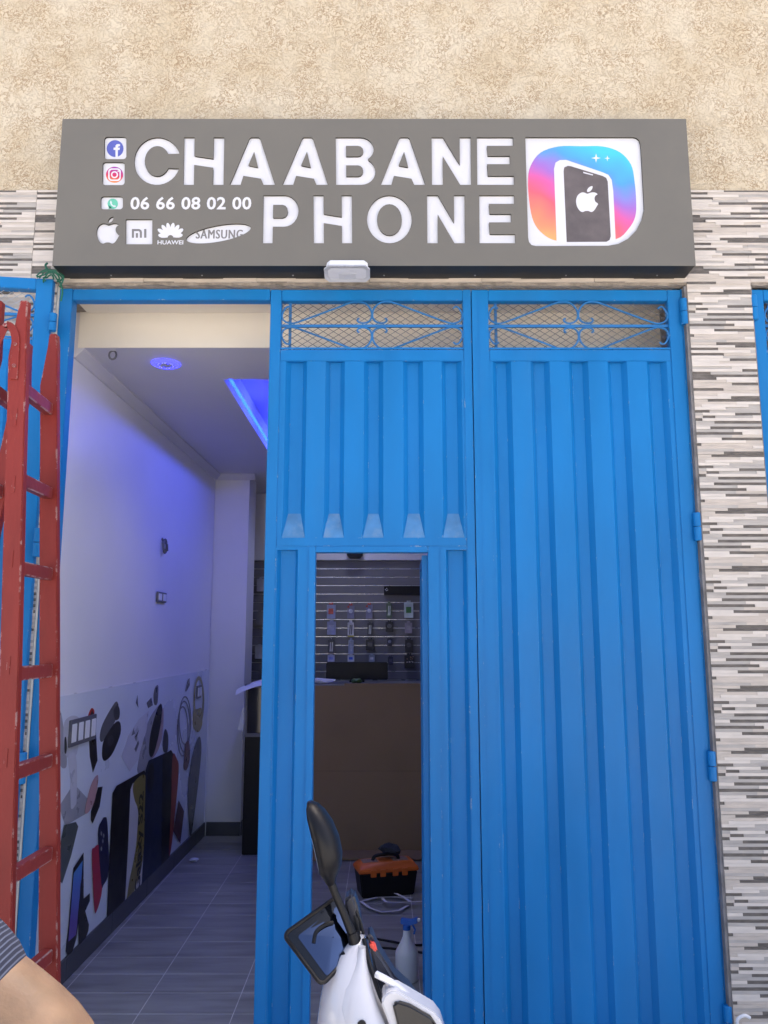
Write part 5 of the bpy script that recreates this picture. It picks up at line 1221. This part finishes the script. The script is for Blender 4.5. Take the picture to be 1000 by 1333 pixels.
hem = Vector((-0.438, cy_, 1.196)); sh0 = Vector(J['shr'][0]); dirr = (hem - sh0).normalized()
heml = Vector(J['shl'][0]).lerp(Vector(J['ell'][0]), 0.55)
JS = {'wb': ((cx_, cy_, 0.84), 0.150), 'w': ((cx_, cy_, 1.0), 0.142), 'c': ((cx_, cy_, 1.18), 0.152), 'n': ((cx_, cy_, 1.325), 0.075), 'sr': (tuple(sh0), 0.074), 'sm': (tuple(sh0.lerp(hem, 0.6)), 0.068), 'he': (tuple(hem + dirr * 0.028), 0.0635), 'sl': (J['shl'][0], 0.074), 'hl': (tuple(heml), 0.066)}
shirt = skin_obj('shirt', JS, chain('wb', 'w', 'c', 'n') + chain('n', 'sr', 'sm', 'he') + chain('n', 'sl', 'hl'), 'wb', striped(), PE)
vals = []
for v in shirt.data.vertices:
    p = v.co
    if p.x > cx_ + 0.155: vals.append((p - sh0).dot(dirr) + 0.5)
    elif p.x < cx_ - 0.155: vals.append((p - Vector(J['shl'][0])).dot((heml - Vector(J['shl'][0])).normalized()) + 0.5)
    else: vals.append(p.z)
at = shirt.data.attributes.new('along', 'FLOAT', 'POINT'); at.data.foreach_set('value', vals)
JT = {'p': ((cx_, cy_, 0.86), 0.142)}
ET = []
for s, n in ((1, 'r'), (-1, 'l')):
    JT['h' + n] = ((cx_ + s * 0.09, cy_, 0.79), 0.100); JT['k' + n] = ((cx_ + s * 0.10, cy_ + 0.015, 0.43), 0.074); JT['a' + n] = ((cx_ + s * 0.10, cy_ - 0.02, gz + 0.10), 0.064); ET += chain('p', 'h' + n, 'k' + n, 'a' + n)
skin_obj('trousers', JT, ET, 'p', M['trousers'], PE)
for s in (1, -1):
    MB().loft([ell_ring(Vector((cx_ + s * 0.108, cy_ + 0.05, z)), a, b, 20) for z, a, b in ((gz + 0.001, 0.047, 0.135), (gz + 0.03, 0.05, 0.138), (gz + 0.07, 0.043, 0.10), (gz + 0.09, 0.035, 0.05))]).build('shoe', M['black_matt'], PE, smooth=True, ang=60)
    MB().lathe([(0.001, -0.002), (0.011, 0.0), (0.008, 0.006), (0.001, 0.008)], (cx_ + s * 0.031, cy_ + 0.098, 1.505), 12, 'y').build('eye', M['paper'], PE, smooth=True)
    MB().loft([[(cx_ + s * (0.080 + o_), cy_ + 0.01 + 0.02 * math.cos(a) * k_, 1.498 + 0.03 * math.sin(a) * k_) for a in [i * 2 * math.pi / 12 for i in range(12)]] for o_, k_ in ((-0.006, 0.6), (0.006, 1.0), (0.012, 0.8))]).build('ear', M['skin'], PE, smooth=True)
MB().loft([[(cx_ + sx * wv, cy_ + 0.09 + dy, z) for sx, dy in ((-1, 0), (0, d_), (1, 0), (0, -0.02))] for z, wv, d_ in ((1.515, 0.007, 0.012), (1.49, 0.010, 0.022), (1.475, 0.015, 0.030), (1.468, 0.010, 0.018))]).build('nose', M['skin'], PE, smooth=True)
MB().tube([(cx_ - 0.022, cy_ + 0.091, 1.447), (cx_, cy_ + 0.098, 1.446), (cx_ + 0.022, cy_ + 0.091, 1.447)], [0.002, 0.005, 0.002], 8).build('mouth', flat('lips', (0.35, 0.13, 0.1)), PE, smooth=True)
rings = []
for i in range(9):
    a = R(-12 + i * 12.5); rr_ = 0.098
    rings.append([(cx_ + rr_ * math.cos(a) * 0.93 * math.cos(b), cy_ - 0.006 + rr_ * math.cos(a) * 1.02 * math.sin(b) - (0.02 if i < 4 else 0), 1.535 + rr_ * math.sin(a)) for b in [k_ * 2 * math.pi / 24 for k_ in range(24)]])
MB().loft(rings).build('hair', M['hair'], PE, smooth=True)
